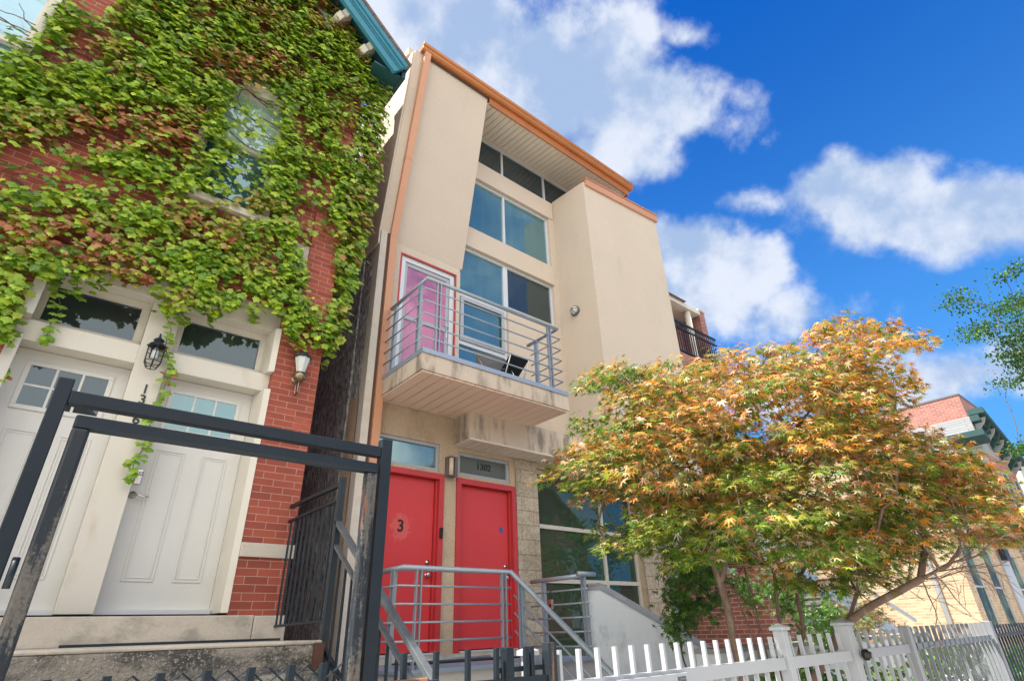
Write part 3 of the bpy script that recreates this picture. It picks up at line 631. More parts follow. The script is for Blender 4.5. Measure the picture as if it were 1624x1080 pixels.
window(ih, -.60, .260, 4.05, 4.563, DY-.03, .07, glass='glass_dark', fmat='cream', name='transom')
window(ih, .521, 1.42, 4.05, 4.563, DY-.03, .07, glass='glass_dark', fmat='cream', name='transom')
def idoor(x0, x1, glass, handle):
    d = MB().box(x0, x1, DY, DY+.04, 1.735, 3.83).build('door', 'door_white', ih, bevel=.002)
    w = x1-x0; gx0, gx1 = x0+.105, x1-.105
    for (a, b, c, e) in ((x0+.135, x0+w*.43, 1.957, 3.118), (x0+w*.595, x1-.12, 1.957, 3.112)):
        f = MB()                                                      # raised panel with a moulded border
        for (i, o_, h) in ((0, .018, .008), (.026, .040, .006)):
            f.box(a+i, b-i, DY-h, DY-.001, e-i-(o_-i), e-i).box(a+i, b-i, DY-h, DY-.001, c+i, c+i+(o_-i))
            f.box(a+i, a+o_, DY-h, DY-.001, c+o_, e-o_).box(b-o_, b-i, DY-h, DY-.001, c+o_, e-o_)
        f.build('panel', 'door_white', d, bevel=.004)
    f = MB(); z0, z1 = 3.285, 3.725
    f.box(gx0, gx1, DY-.014, DY-.001, z1-.038, z1).box(gx0, gx1, DY-.014, DY-.001, z0, z0+.038)
    f.box(gx0, gx0+.038, DY-.014, DY-.001, z0+.038, z1-.038).box(gx1-.038, gx1, DY-.014, DY-.001, z0+.038, z1-.038)
    for k in (1, 2): 
        xx = gx0+.038+(gx1-gx0-.076)*k/3; f.box(xx-.010, xx+.010, DY-.012, DY-.001, z0+.038, z1-.038)
    f.box(gx0+.038, gx1-.038, DY-.010, DY-.001, (z0+z1)/2-.010, (z0+z1)/2+.010)
    f.build('window_frame', 'door_white', d, bevel=.002)
    box('pane', glass, d, gx0+.03, gx1-.03, DY-.0045, DY-.0015, z0+.03, z1-.03)
    box('threshold', 'alum', ih, x0, x1, DY-.08, DY+.04, 1.70, 1.733)
    if handle:
        MB().lathe((x0+.045, DY, 2.672), (0, -1, 0), [(0, .034), (.012, .032), (.016, .012), (.05, .012)]).tube([(x0+.045,DY-.045,2.672),(x0+.09,DY-.05,2.668),(x0+.13,DY-.05,2.655),(x0+.17,DY-.048,2.66)], .009).build('handle', 'chrome', d, smooth=True)
        k = MB().box(x0+.02, x0+.085, DY-.025, DY, 2.77, 2.90).build('keypad', 'chrome', d, bevel=.01)
        g = MB()
        for r_ in range(3):
            for c_ in range(4): g.box(x0+.030+c_*.0125, x0+.038+c_*.0125, DY-.028, DY-.0252, 2.845+r_*.014, 2.853+r_*.014)
        g.build('keys', 'black_plastic', k)
    return d
idoor(-.598, .2615, 'glass_dark', False)
idoor(.5195, 1.40, 'glass', True)
for k, (s_, z) in enumerate((('1', 3.60), ('3', 3.495), ('0', 3.395), ('6', 3.30))): text('house_number', s_, .125, 'black_plastic', ih, (.408, FY-.004, z))
# upper windows
for (a, b, c, e), gl in ((WR, ('glass', 'glass_pale')), (WL, ('glass', 'glass_bluepale'))):
    w = MB().box(a-.0, a+.075, IY-.03, IY+.16, c, e).box(b-.075, b, IY-.03, IY+.16, c, e).box(a+.075, b-.075, IY-.03, IY+.16, e-.09, e).box(a-.05, b+.05, IY-.08, IY+.16, c-.09, c-.001)
    w.box(a+.075, a+.115, IY+.03, IY+.14, c, e-.09).box(b-.115, b-.075, IY+.03, IY+.14, c, e-.09).box(a+.115, b-.115, IY+.03, IY+.14, e-.13, e-.09).box(a-.06, b+.06, IY-.07, IY-.003, e+.001, e+.13)
    w = w.build('window', 'cream', ih, bevel=.004)
    zm = (c+e)/2+.0
    box('sash', 'cream', w, a+.115, b-.115, IY+.04, IY+.10, zm-.03, zm+.03); box('sash', 'cream', w, a+.115, b-.115, IY+.06, IY+.12, c, c+.06)
    box('pane', gl[0], w, a+.10, b-.10, IY+.10, IY+.112, c, zm); box('pane', gl[1], w, a+.10, b-.10, IY+.07, IY+.082, zm, e-.09)
# raking cornice
ca, sa = 1/math.hypot(1, SL), SL/math.hypot(1, SL)
dn = Vector((ca, 0, -sa)); pn = Vector((-sa, 0, -ca))           # down the rake, and square to it pointing in
def rake(name, mat, y0, y1, o0, o1, s0=0, s1=None, left=True, par=ih):
    """beam along the rake between offsets o0,o1 (square to it) and y0,y1"""
    tip = Vector((RKX, 0, RKZ)); Lr = (RKX-APX)/ca; g = MB()
    for sx in ((1, -1) if left else (1,)):
        a = tip+pn*o0-dn*s0; b = tip+pn*o0-dn*Lr; c = tip+pn*o1-dn*Lr; d = tip+pn*o1-dn*s0
        def ml(p): return Vector((p.x if sx > 0 else 2*APX-p.x, 0, p.z))
        # cut at the apex plane
        t0 = (b.x-APX)/dn.x; b = b-dn*t0; t1 = (c.x-APX)/dn.x; c = c-dn*t1
        g.prism([(ml(p).x, y0, ml(p).z) for p in (a, b, c, d)], (0, y1-y0, 0))
    return g.build(name, mat, par)
rake('cornice', 'teal', 5.26, 5.33, 0, .10); rake('cornice_moulding', 'teal', 5.285, 5.36, .102, .16); rake('cornice_moulding', 'teal', 5.305, 5.36, .162, .19); rake('cornice', 'teal', 5.32, 5.38, .192, .32)
rake('cornice_soffit', 'teal_dark', 5.381, IY-.002, .12, .16)
rake('frieze', 'teal', IY-.04, IY-.003, .162, .46, s0=.45); rake('frieze_moulding', 'cream', IY-.07, IY-.041, .40, .46, s0=.5)
rake('roof', 'shingle', 5.24, 6.12, -.05, -.002)
MB().prism([(2.06,6.121,RKZ+SL*(RKX-2.06)+.05),(APX,6.121,APZ+.06),(APX,6.121,APZ),(2.06,6.121,RKZ+SL*(RKX-2.06)-.01)], (0, 9, 0)).prism([(2*APX-2.06,6.121,RKZ+SL*(RKX-2.06)+.05),(APX,6.121,APZ+.06),(APX,6.121,APZ),(2*APX-2.06,6.121,RKZ+SL*(RKX-2.06)-.01)], (0, 9, 0)).build('roof', 'shingle', ih)
MB().box(2.44, 2.50, 5.361, 6.10, RKZ-.20, RKZ-.02).build('cornice_return', 'teal_dark', ih)
MB().box(1.985, 2.438, 5.40, 6.12, RKZ-.19, RKZ-.15).build('cornice_soffit', 'teal_dark', ih)
for k in range(8):                                                     # white scroll brackets
    s0 = .62+.60*k; p = Vector((RKX, 0, RKZ))-dn*s0+pn*.165
    def bp(y, o): return (p.x+pn.x*o, y, p.z+pn.z*o)
    prof = [(IY-.04,0),(5.42,0),(5.415,.09),(5.47,.13),(5.46,.19),(5.52,.24),(5.60,.27),(5.64,.36),(IY-.04,.42)]
    g = MB().prism([bp(y, o) for y, o in prof], dn*.115)
    g.prism([bp(y, o) for y, o in ((5.43,.015),(5.40,.02),(5.40,.07),(5.43,.09))], dn*.115)
    g.build('bracket', 'cream', ih, bevel=.005)

# hexagonal lantern by the cream doors
def lantern_hex():
    c = Vector((.39, FY-.11, 3.90))
    t = thing('door_lantern', 'small hexagonal glass lantern on the cream pilaster between the two white doors', 'wall lamp', tuple(c))
    MB().lathe(c+Vector((0,0,.10)), (0,0,1), [(0,.085),(.008,.088),(.05,.035),(.06,.035),(.065,.05),(.075,.045),(.10,.012),(.115,.012),(.12,.002)], 6).build('cap', 'black', t)
    f = MB()
    for k in range(6):
        a = k*math.pi/3+.5; a2 = a+math.pi/3
        P_ = lambda r_, z, q: c+Vector((math.cos(q)*r_, math.sin(q)*r_, z))
        f.tube([P_(.078,.10,a), P_(.075,-.06,a), P_(.045,-.12,a)], .0045, 6)
        for r_, z in ((.078,.10),(.075,-.06),(.045,-.12),(.077,.04)): f.tube([P_(r_,z,a), P_(r_,z,a2)], .004, 6)
    f.build('frame', 'black', t)
    MB().lathe(c+Vector((0,0,-.03)), (0,0,1), [(0,.02),(.02,.032),(.09,.03),(.12,.012)], 12).build('bulb', 'lamp_glass', t, smooth=True)
    MB().tube([c+Vector((0,0,.20)), c+Vector((0,.03,.25)), c+Vector((0,.09,.22)), c+Vector((0,.108,.12))], .008).box(c.x-.035, c.x+.035, FY-.015, FY-.002, c.z+.02, c.z+.16).build('arm', 'black', t)
lantern_hex()
def lantern_carriage():
    c = Vector((1.735, IY-.10, 4.05))
    t = thing('carriage_lantern', 'brass and glass carriage lantern on the red brick pier', 'wall lamp', tuple(c))
    MB().lathe(c+Vector((0,0,.17)), (0,0,1), [(0,.09),(.015,.095),(.02,.07),(.04,.075),(.07,.04),(.08,.04),(.10,.015),(.115,.002)], 16).build('cap', 'green_iron', t, smooth=False)
    MB().lathe(c+Vector((0,0,.0)), (0,0,1), [(0,.045),(.02,.05),(.17,.083)], 8).build('glass_shade', 'lamp_glass', t)
    MB().lathe(c+Vector((0,0,-.12)), (0,0,1), [(0,.004),(.02,.02),(.04,.06),(.08,.075),(.10,.055),(.12,.05)], 16).build('bowl', 'brass', t, smooth=True)
    MB().tube([c+Vector((0,0,-.12)), c+Vector((-.0,.0,-.22)), c+Vector((-.0,.05,-.25)), c+Vector((0,.085,-.22)), c+Vector((0,.09,-.05))], .009).build('arm', 'brass', t)
    MB().lathe(c+Vector((0,.098,-.04)), (0,-1,0), [(0,.065),(.012,.065),(.02,.03),(.05,.03)], 16).build('back_plate', 'brass', t, smooth=True)
lantern_carriage()

# concrete porch and steps of the brick house
po = thing('concrete_porch', 'weathered dark concrete porch and steps before the cream doors', 'stoop', (0, 5, 0))
MB().box(-4, 1.86, 4.50, IY-.07, 0, 1.445).build('landing', 'concrete_dark', po, bevel=.012)
MB().box(-4, 1.865, 4.495, IY-.08, 1.4455, 1.472).build('landing_top', 'limestone', po, bevel=.01)
box('strip', 'green_iron', po, .35, 1.95, IY-.09, IY-.062, 1.472, 1.492)
box('rusty_post', 'brown_trim_shade', po, 1.80, 1.87, 4.46, 4.497, 1.25, 1.455)
for k in range(6): MB().box(-1.0, 1.80, 4.49-.28*(k+1), 4.49-.28*k, 0, 1.47-.19*(k+1)).build('step', 'concrete_dark', po, bevel=.01)

ir = thing('iron_railing', 'black iron porch railing with upright bars beside the brick corner', 'railing', (1.9, 4.56, 1.3))
X = 1.90
MB().box(X-.025, X+.025, 4.53, 4.58, 1.20, 2.70).build('post', 'green_iron', ir, bevel=.003)
MB().bar((X,5.90,2.655),(X,4.58,2.645),.04,.03).build('top_rail', 'black', ir)
MB().bar((X,5.87,2.51),(X,4.58,2.515),.03,.02).build('rail', 'black', ir)
MB().bar((X,5.87,1.585),(X,4.58,1.60),.035,.02).build('rail', 'black', ir)
for k in range(11):
    y = 5.80-.113*k; MB().box(X-.008, X+.008, y-.008, y+.008, 1.59, 2.51 if k else 2.65).build('bar', 'green_iron', ir)
MB().bar((X,4.55,1.42),(X+.06,4.25,1.18),.03).build('brace', 'green_iron', ir)
MB().bar((X,4.56,2.335),(X,2.75,1.09),.05,.035).build('hand_rail', 'rail_worn', ir, bevel=.004)
MB().bar((X,4.57,2.165),(X,2.95,1.07),.035,.022).build('hand_rail', 'rail_worn', ir)
for k in range(11):
    y = 4.42-.125*k; zt = 2.165-(4.57-y)*.675
    MB().box(X-.008, X+.008, y-.008, y+.008, .2, zt).build('bar', 'black', ir)

# ------------------------------------------------------------------ fences along the pavement
F = 1.9
gf = thing('gate_surround', 'tall charcoal square tube frame standing round the open garden gate', 'gate frame', (.45, F, 0))
MB().box(-.076, -.038, F-.019, F+.019, 0, 2.165).build('post', 'black', gf, bevel=.003)
MB().box(.926, .970, F-.019, F+.019, 0, 2.165).build('post', 'black', gf, bevel=.003)
MB().box(-.0375, .9255, F-.018, F+.018, 2.094, 2.132).build('top_bar', 'black', gf, bevel=.003)
gt = thing('garden_gate', 'worn black steel garden gate with diamond mesh inside the tall frame', 'gate', (.45, F, 0))
MB().box(-.008, .034, F-.030, F+.012, .12, 2.027).build('stile', 'black_worn', gt, bevel=.008)
MB().box(.872, .914, F-.030, F+.012, .12, 2.027).build('stile', 'black_worn', gt, bevel=.008)
MB().box(-.008, .914, F-.030, F+.012, 2.0275, 2.064).build('top_rail', 'black', gt, bevel=.006)
MB().box(.0345, .8715, F-.03, F+.01, .12, .16).build('bottom_rail', 'black', gt)
for x in [(812+0)*0+v for v in (.115, .236, .355, .47, .585, .70, .80)]:
    MB().box(x-.009, x+.009, F-.012, F+.012, .16, 1.425).build('picket', 'black', gt)
for z in (1.62, .5): MB().tube([(-.023, F-.026, z), (-.023, F-.026, z+.07)], .008).build('hinge', 'black', gt, smooth=True)
mesh = MB()
for r_ in range(56):                                                    # expanded diamond mesh
    z = 1.410-.022*r_; pts = []
    for k in range(30):
        x = .034+k*.0288; pts.append((x, F+.015+.004*(r_ % 2), z+(.0108 if (k+r_) % 2 else -.0108)))
    mesh.tube(pts, .0034, 5)
mesh.build('diamond_mesh', 'black', gt)

def post(x, y, w, z, mat, par, cap=None, name='post'):
    p = MB().box(x-w/2, x+w/2, y-w/2, y+w/2, 0, z).build(name, mat, par, bevel=.003)
    if cap:
        c = w/2+.012
        MB().box(x-c, x+c, y-c, y+c, z+.0005, z+.018).add([(x-c,y-c,z+.018),(x+c,y-c,z+.018),(x+c,y+c,z+.018),(x-c,y+c,z+.018),(x,y,z+.018+w*.35)], [(0,1,4),(1,2,4),(2,3,4),(3,0,4)]).build('cap', mat, p)
    return p
bf = thing('black_fence', 'short run of black picket fence right of the charcoal gate frame', 'fence', (1.3, F, 0))
for x in (1.083, 1.212, 1.349, 1.482, 1.63, 1.66): MB().box(x-.009, x+.009, F-.009, F+.009, .1, 1.44).build('picket', 'black', bf, bevel=.002)
MB().box(1.345, 1.735, F-.012, F+.012, 1.315, 1.338).box(.975, 1.345, F-.012, F+.012, 1.30, 1.32).build('rail', 'black', bf)
MB().box(1.50, 1.735, F+.012, F+.035, 1.355, 1.372).build('latch', 'black', bf)
post(1.757, F, .045, 1.45, 'black_worn', bf); post(1.535, F, .04, 1.44, 'black', bf)
sp = thing('gate_spring', 'rusty coil springs stretched beside the charcoal gate post', 'spring', (1.1, F, 1.365))
g = MB(); n_ = 150
g.tube([(.99+.17*i/n_, F-.03+.011*math.cos(i*.9), 1.352+.011*math.sin(i*.9)) for i in range(n_)], .0028, 5)
g.build('coil', 'rust', sp)
g = MB().tube([(1.04+.18*i/n_, F-.055+.010*math.cos(i*.9), 1.337+.010*math.sin(i*.9)) for i in range(n_)], .0028, 5); g.build('coil', 'rail_worn', sp)
MB().tube([(1.08, F-.03, 1.352), (1.20, F-.03, 1.352)], .006).build('rod', 'rail_worn', sp, smooth=True)

def fence(name, label, x0, x1, xs, mat, posts, ztop=1.42, rail=(1.245, 1.308), pw=.0145, group=None, lo=True, rz=None, cat='fence', y=F):
    t = thing(name, label, cat, ((x0+x1)/2, y, 0), group)
    MB().box(x0, x1, y-.014, y+.014, *rail).build('rail', mat, t, bevel=.002)
    if lo: MB().box(x0, x1, y-.014, y+.014, .15, .20).build('rail', mat, t)
    for x in xs: MB().box(x-pw/2, x+pw/2, y-pw/2-.004, y+pw/2+.004, .08, ztop).build('picket', mat, t)
    for a in posts: post(*a[:1], y+a[3], a[1], a[2], mat, t, a[4])
    return t
fence('picket_fence', 'white metal picket fence in front of the concrete wing wall', 1.74, 3.66, [F*(.953+.0613*k) for k in range(16)], 'white', [(1.685,.042,1.405,.05,True),(3.70,.065,1.45,0,True)])
fence('picket_fence', 'white metal picket gate between two capped white posts', 3.76, 4.60, [F*(1.995+.0735*k) for k in range(6)], 'white', [(4.69,.095,1.46,.03,True)], cat='gate')
fence('picket_fence', 'pale picket fence between the thick white post and the bare post', 4.76, 5.74, [F*(2.545+.0745*k) for k in range(7)], 'white', [(5.79,.07,1.44,0,False)])
fence('picket_fence', 'grey picket fence before the low grey wall, dappled by the tree', 5.83, 8.22, [F*(3.11+.0775*k) for k in range(17)], 'galv', [(8.28,.08,1.44,0,False)], ztop=1.43, rail=(1.26, 1.31), pw=.02)
fence('iron_fence', 'black iron picket fence farthest along the pavement', 8.35, 15, [8.40+.13*k for k in range(50)], 'black', [(15.0,.08,1.5,0,False),(11.6,.08,1.5,0,False)], ztop=1.40, rail=(1.28, 1.31), pw=.011)
sg = thing('white_notice', 'white plate with a small printed patch fixed low on the white fence', 'sign', (2.4, F-.03, 1.2))
box('plate', 'white', sg, 2.06, 2.64, F-.032, F-.024, 1.10, 1.293, bevel=.003)
g = MB()
for a, b, c, d in ((2.555,2.575,1.262,1.278),(2.58,2.62,1.270,1.278),(2.58,2.62,1.258,1.266),(2.555,2.62,1.245,1.252),(2.555,2.60,1.236,1.241)): g.box(a, b, F-.0345, F-.0325, c, d)
g.build('print', 'print', sg)
lk = thing('gate_lock', 'round black lock on the thick white gate post', 'lock', (4.72, F-.05, 1.28))
MB().lathe((4.745, F-.035, 1.275), (0,-1,0), [(0,.035),(.03,.035),(.04,.02),(.05,.02)], 16).build('body', 'black_plastic', lk, smooth=True)

# ------------------------------------------------------------------ things in the yard next door
pw_ = thing('planter_wall', 'low pale block wall behind the grey picket fence', 'wall', (8, 3.2, 0))
MB().box(4.9, 10.5, 3.15, 3.35, 0, 1.26).build('body', 'wing', pw_); MB().box(4.88, 10.52, 3.13, 3.37, 1.262, 1.30).build('cap', 'wing_cap', pw_)
def house_box(name, label, mat, x0, x1, y0, y1, z1, roofmat='grey_box', wins=(), cat='house', trim='cream', gable=False, glass='glass_dark', group=None, set_=.08):
    t = thing(name, label, cat, ((x0+x1)/2, y0, 0), group)
    mb = wall(MB(), x0, x1, 0, z1, y0, y0+.3, wins)
    mb.box(x0, x0+.3, y0+.301, y1, 0, z1).box(x1-.3, x1, y0+.301, y1, 0, z1).box(x0+.3, x1-.3, y1-.3, y1, 0, z1)
    mb.build('wall', mat, t)
    for w in wins: window(t, *w, y0+set_, .07, rows=((w[2]+w[3])/2,), glass=glass, fmat=trim)
    if gable:
        xm = (x0+x1)/2; h = (x1-x0)*.45
        MB().prism([(x0-.3,y0-.3,z1-.1),(xm,y0-.3,z1+h),(x1+.3,y0-.3,z1-.1),(x1+.3,y0-.3,z1+.1),(xm,y0-.3,z1+h+.25),(x0-.3,y0-.3,z1+.1)], (0,y1-y0+.6,0)).build('roof', 'shingle', t)
        MB().prism([(x0,y0,z1),(x1,y0,z1),(xm,y0,z1+h-.1)], (0,.3,0)).prism([(x0,y1-.3,z1),(x1,y1-.3,z1),(xm,y1-.3,z1+h-.1)], (0,.3,0)).build('gable', mat, t)
    else:
        MB().box(x0-.05, x1+.05, y0-.05, y1+.05, z1+.002, z1+.10).build('roof', roofmat, t)
    return t
# next door: brick house with an upper porch, pier and iron balcony rail
nb = thing('brick_neighbour_house', 'dark red brick house with an upper porch and white column just past the stucco bay', 'house', (12, 8, 0))
NY = 8.0
nw = [(9.9,10.7,1.2,3.1),(11.2,12.0,1.2,3.1),(12.6,13.5,4.6,6.6),(10.2,11.4,4.6,6.6)]
wall(MB(), 9.0, 14.75, 0, 10.15, NY+.6, NY+.9, [w for w in nw]).box(9.0, 9.3, NY+.901, 16, 0, 10.15).box(14.45, 14.75, NY+.901, 16, 0, 10.15).build('wall', 'brick_far', nb)
for w in nw: window(nb, *w, NY+.66, .08, rows=((w[2]+w[3])/2,), glass='glass_green', fmat='white')
MB().box(14.78, 15.10, NY-.1, NY+.9, 0, 10.62).build('pier', 'brick_far', nb); MB().box(14.75, 15.13, NY-.13, NY+.93, 10.622, 10.68).build('pier_cap', 'limestone', nb)
MB().prism([(8.9,NY-.15,10.42),(14.75,NY-.15,10.42),(14.75,NY-.15,10.56),(8.9,NY-.15,10.56)], (0,2.2,0)).build('eave', 'cream', nb)
MB().prism([(8.9,NY-.25,10.57),(8.9,NY+3.0,11.9),(8.9,16,11.9),(8.9,16,10.57)], (5.0,0,0)).build('roof', 'shingle', nb)
MB().tube([(14.22,NY+.0,6.8),(14.22,NY+.0,10.42)], .10, 14).build('column', 'cream', nb, smooth=True)
MB().box(9.0, 15.0, NY-.35, NY+.599, 8.2, 8.42).build('porch_floor', 'brick_far', nb)
g = MB().box(9.0, 15.05, NY-.33, NY-.29, 9.48, 9.54).box(9.0, 15.05, NY-.33, NY-.29, 9.27, 9.31).box(9.0, 15.05, NY-.33, NY-.29, 8.5, 8.54)
for k in range(50): g.box(9.05+.12*k, 9.075+.12*k, NY-.32, NY-.30, 8.54, 9.27)
for k in range(50):
    c = Vector((9.06+.12*k, NY-.31, 9.395)); g.tube([c+Vector((math.cos(a)*.05, 0, math.sin(a)*.07)) for a in [i*math.pi/4 for i in range(9)]], .008, 4)
g.build('iron_rail', 'black', nb)
MB().box(13.55, 13.75, NY+.40, NY+.58, 8.95, 9.3).build('porch_lamp', 'black', nb)
MB().box(9.2, 9.45, 6.6, 8.2, 0, 3.3).box(9.45, 14.4, 7.9, 8.55, 2.98, 3.3).build('side_panel', 'white', nb)
# a low pale clad house behind the maple
sh = house_box('clad_house', 'low pale clad house half hidden behind the maple', 'siding', 16.0, 24.5, 10.5, 18, 5.2, wins=[(16.8,17.8,1.6,3.4),(18.8,19.8,1.6,3.4),(21,22,1.6,3.4)], glass='glass_green', trim='white')
ex = thing('outdoor_stairs', 'grey outdoor stairs with sloping side boards behind the grey picket fence', 'stairs', (14, 5.4, 0))
for y in (4.9, 6.1): MB().prism([(10.4,y,2.45),(10.4,y,2.2),(15.8,y,.75),(15.8,y,1.0)], (0,.06,0)).build('side_board', 'steel_plate', ex)
MB().prism([(10.4,4.88,2.9),(10.4,4.88,2.84),(15.8,4.88,1.40),(15.8,4.88,1.46)], (0,.05,0)).build('hand_rail', 'white', ex)
for k in range(14): MB().box(10.6+.37*k, 10.97+.37*k, 4.961, 6.099, 2.15-.105*k, 2.19-.105*k).build('step', 'concrete', ex)
MB().box(9.4, 10.39, 4.9, 7.8, 0, 2.25).build('landing', 'brick_far', ex)
# the buff brick house
bg_ = house_box('buff_brick_house', 'buff brick house with a sunlit side wall and tall narrow front windows', 'brick_beige', 25.8, 36.4, 6.0, 15, 7.6,
                wins=[(26.55,27.9,1.0,3.85),(29.15,30.5,1.0,3.85),(33.4,34.7,1.0,3.85),(26.55,27.9,5.1,7.1),(29.15,30.5,5.1,7.1),(33.4,34.7,5.1,7.1)], trim='white', glass='glass_far', set_=.02)
MB().tube([(25.72,6.95,0),(25.72,6.95,7.5)], .075, 10).build('downpipe', 'white', bg_, smooth=True)
MB().box(31.7, 32.9, 5.93, 5.99, 0, 3.75).build('door', 'white', bg_); MB().box(31.6, 32.3, 5.7, 5.92, 3.5, 3.95).build('door_lantern', 'black', bg_)
# farther: grey sided house with a green cornice, the tall red block, a pale block
gh = thing('grey_sided_house', 'grey sided house with a dark green sloping cornice before the tall brick block', 'house', (39, 5.7, 0))
MB().prism([(36.75,5.75,0),(42.2,5.75,0),(42.2,5.75,9.0),(36.75,5.75,10.9)], (0,5,0)).build('wall', 'siding', gh)
MB().box(37.0, 42.18, 5.70, 5.748, 0, 8.9).build('front', 'brick_pink', gh)
MB().prism([(36.74,5.05,10.95),(42.6,5.05,8.95),(42.6,5.05,9.25),(36.74,5.05,11.25)], (0,.69,0)).prism([(36.76,5.35,10.6),(42.3,5.35,8.7),(42.3,5.35,8.94),(36.76,5.35,10.94)], (0,.39,0)).build('cornice', 'green_dark', gh)
for k in range(9):
    x = 37.0+.6*k; z = 10.85-.343*(x-36.75); MB().prism([(x,5.70,z),(x,5.15,z),(x,5.25,z-.25),(x,5.45,z-.45),(x,5.70,z-.8)], (.10,0,0)).build('bracket', 'green_dark' if k % 2 else 'siding', gh)
MB().prism([(35.9,5.3,9.65),(36.74,5.3,9.35),(36.74,5.3,9.65),(35.9,5.3,9.95)], (0,1.6,0)).build('side_hood', 'green_dark', gh)
for z in (6.2, 3.0): window(gh, 38, 39.2, z, z+1.9, 5.62, .08, glass='glass_far', fmat='white'); window(gh, 40.2, 41.4, z, z+1.9, 5.62, .08, glass='glass_far', fmat='white')
rb = house_box('tall_brick_block', 'tall red brick block with small windows at the far right', 'brick_pink', 44.3, 51.0, 7.0, 22, 14.35,
               wins=[(46.2,47.2,10.2,12.0),(48.4,49.4,10.2,12.0),(46.2,47.2,6.9,8.7),(48.4,49.4,6.9,8.7),(46.2,47.2,3.6,5.4),(48.4,49.4,3.6,5.4)], trim='grey_box')
MB().box(44.2, 51.1, 6.9, 7.0, 12.6, 12.8).build('stone_course', 'brick_far', rb)
MB().box(51.0, 51.5, 7.1, 7.5, 9.9, 10.3).build('wall_lamp_box', 'galv', rb)
fb = house_box('pale_block_building', 'pale block building behind the red brick block at the right edge', 'white_brick', 78, 110, 10, 30, 15.8, wins=[(80,84,8.5,11),(88,92,8.5,11)])

# across the street (seen in the panes)
for k, (x0, w, h, mt) in enumerate(((-4, 7.5, 7.0, 'brick_far'), (5, 7.5, 6.6, 'siding'), (14, 7.5, 7.4, 'brick_beige'), (23, 8, 7, 'brick_far'), (-13, 7.5, 7.2, 'brick_beige'))):
    lab = ('brown brick gabled house directly across the street', 'grey sided gabled house across the street', 'buff gabled house across the street past the grey one', 'brown brick gabled house farthest right across the street', 'buff gabled house farthest left across the street')[k]
    t = thing('gabled_house', lab, 'house', (x0+w/2, -16, 0), 'houses across the street')
    ws = [(x0+1,x0+2,1.6,3.4),(x0+w-2,x0+w-1,1.6,3.4),(x0+1,x0+2,4.6,6.2),(x0+w-2,x0+w-1,4.6,6.2)]
    g = wall(MB(), x0, x0+w, 0, h, -16, -16.3, ws); g.prism([(x0,-16,h),(x0+w,-16,h),(x0+w/2,-16,h+w*.45)], (0,-.3,0)); g.box(x0, x0+.3, -26, -16.301, 0, h).box(x0+w-.3, x0+w, -26, -16.301, 0, h); g.build('wall', mt, t)
    xm = x0+w/2; hh = h+w*.45
    MB().prism([(x0-.4,-15.6,h-.2),(xm,-15.6,hh),(x0+w+.4,-15.6,h-.2),(x0+w+.4,-15.6,h),(xm,-15.6,hh+.25),(x0-.4,-15.6,h)], (0,-11,0)).build('roof', 'shingle', t)
    for q in ws: MB().box(q[0]-.1, q[1]+.1, -16.0, -15.95, q[2]-.1, q[3]+.1).box(q[0], q[1], -16.1, -16.0, q[2], q[3]).build('window', 'white', t)

# ------------------------------------------------------------------ foliage
def inpoly(x, y, P):
    c = False; n = len(P); j = n-1
    for i in range(n):
        if (P[i][1] > y) != (P[j][1] > y) and x < (P[j][0]-P[i][0])*(y-P[i][1])/(P[j][1]-P[i][1])+P[i][0]: c = not c
        j = i
    return c
def edgedist(x, y, P):
    d = 1e9
    for i in range(len(P)):
        ax, ay = P[i]; bx, by = P[(i+1) % len(P)]; dx, dy = bx-ax, by-ay
        t = max(0, min(1, ((x-ax)*dx+(y-ay)*dy)/(dx*dx+dy*dy+1e-9)))
        d = min(d, math.hypot(x-ax-dx*t, y-ay-dy*t))
    return d
def nz(x, y, z=0): return noise.noise(Vector((x, y, z)))
class Leaves:
    def __init__(s): s.m = MB(); s.c = []
    def leaf(s, p, tip, nrm, size, shape, faces, col, curl=.25):
        """shape: (along, across) outline in leaf space; tip = direction of the blade"""
        t = tip.normalized(); n = (nrm-t*nrm.dot(t))
        n = n.normalized() if n.length > 1e-5 else t.orthogonal().normalized()
        b = t.cross(n); vs = []
        for (a, c) in shape:
            h = -curl*(abs(c)**1.3)-curl*.6*max(0, a-.2)**2
            vs.append(p+t*(a*size)+b*(c*size)+n*(h*size))
        s.m.add(vs, faces)
        for (a, c) in shape:
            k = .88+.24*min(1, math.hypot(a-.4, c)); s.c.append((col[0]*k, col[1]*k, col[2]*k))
    def build(s, name, mat, par=None): return s.m.build(name, mat, par, colors=s.c)
IVY = [(0,0),(.10,-.30),(.02,-.52),(.30,-.38),(.55,-.50),(.66,-.24),(1.0,0),(.66,.24),(.55,.50),(.30,.38),(.02,.52),(.10,.30)]
IVYF = [(0,1,2,3),(0,3,5),(3,4,5),(0,5,6),(0,6,7),(0,7,9),(7,8,9),(0,9,10,11)]
MAP_, MAPF = [(0.08,0)], []
angs = [-128,-82,-40,0,40,82,128]; lens = [.38,.74,.92,1.0,.92,.74,.38]
tips = []
for i, (a, l) in enumerate(zip(angs, lens)):
    if i: 
        am = (angs[i-1]+a)/2; MAP_.append((.08+.27*math.cos(R(am)), .27*math.sin(R(am))))
    if l > .5:
        MAP_.append((.08+l*.55*math.cos(R(a-9)), l*.55*math.sin(R(a-9)))); MAP_.append((.08+l*math.cos(R(a)), l*math.sin(R(a)))); MAP_.append((.08+l*.55*math.cos(R(a+9)), l*.55*math.sin(R(a+9))))
    else: MAP_.append((.08+l*math.cos(R(a)), l*math.sin(R(a))))
MAPF = [(0, i, i+1) for i in range(1, len(MAP_)-1)]
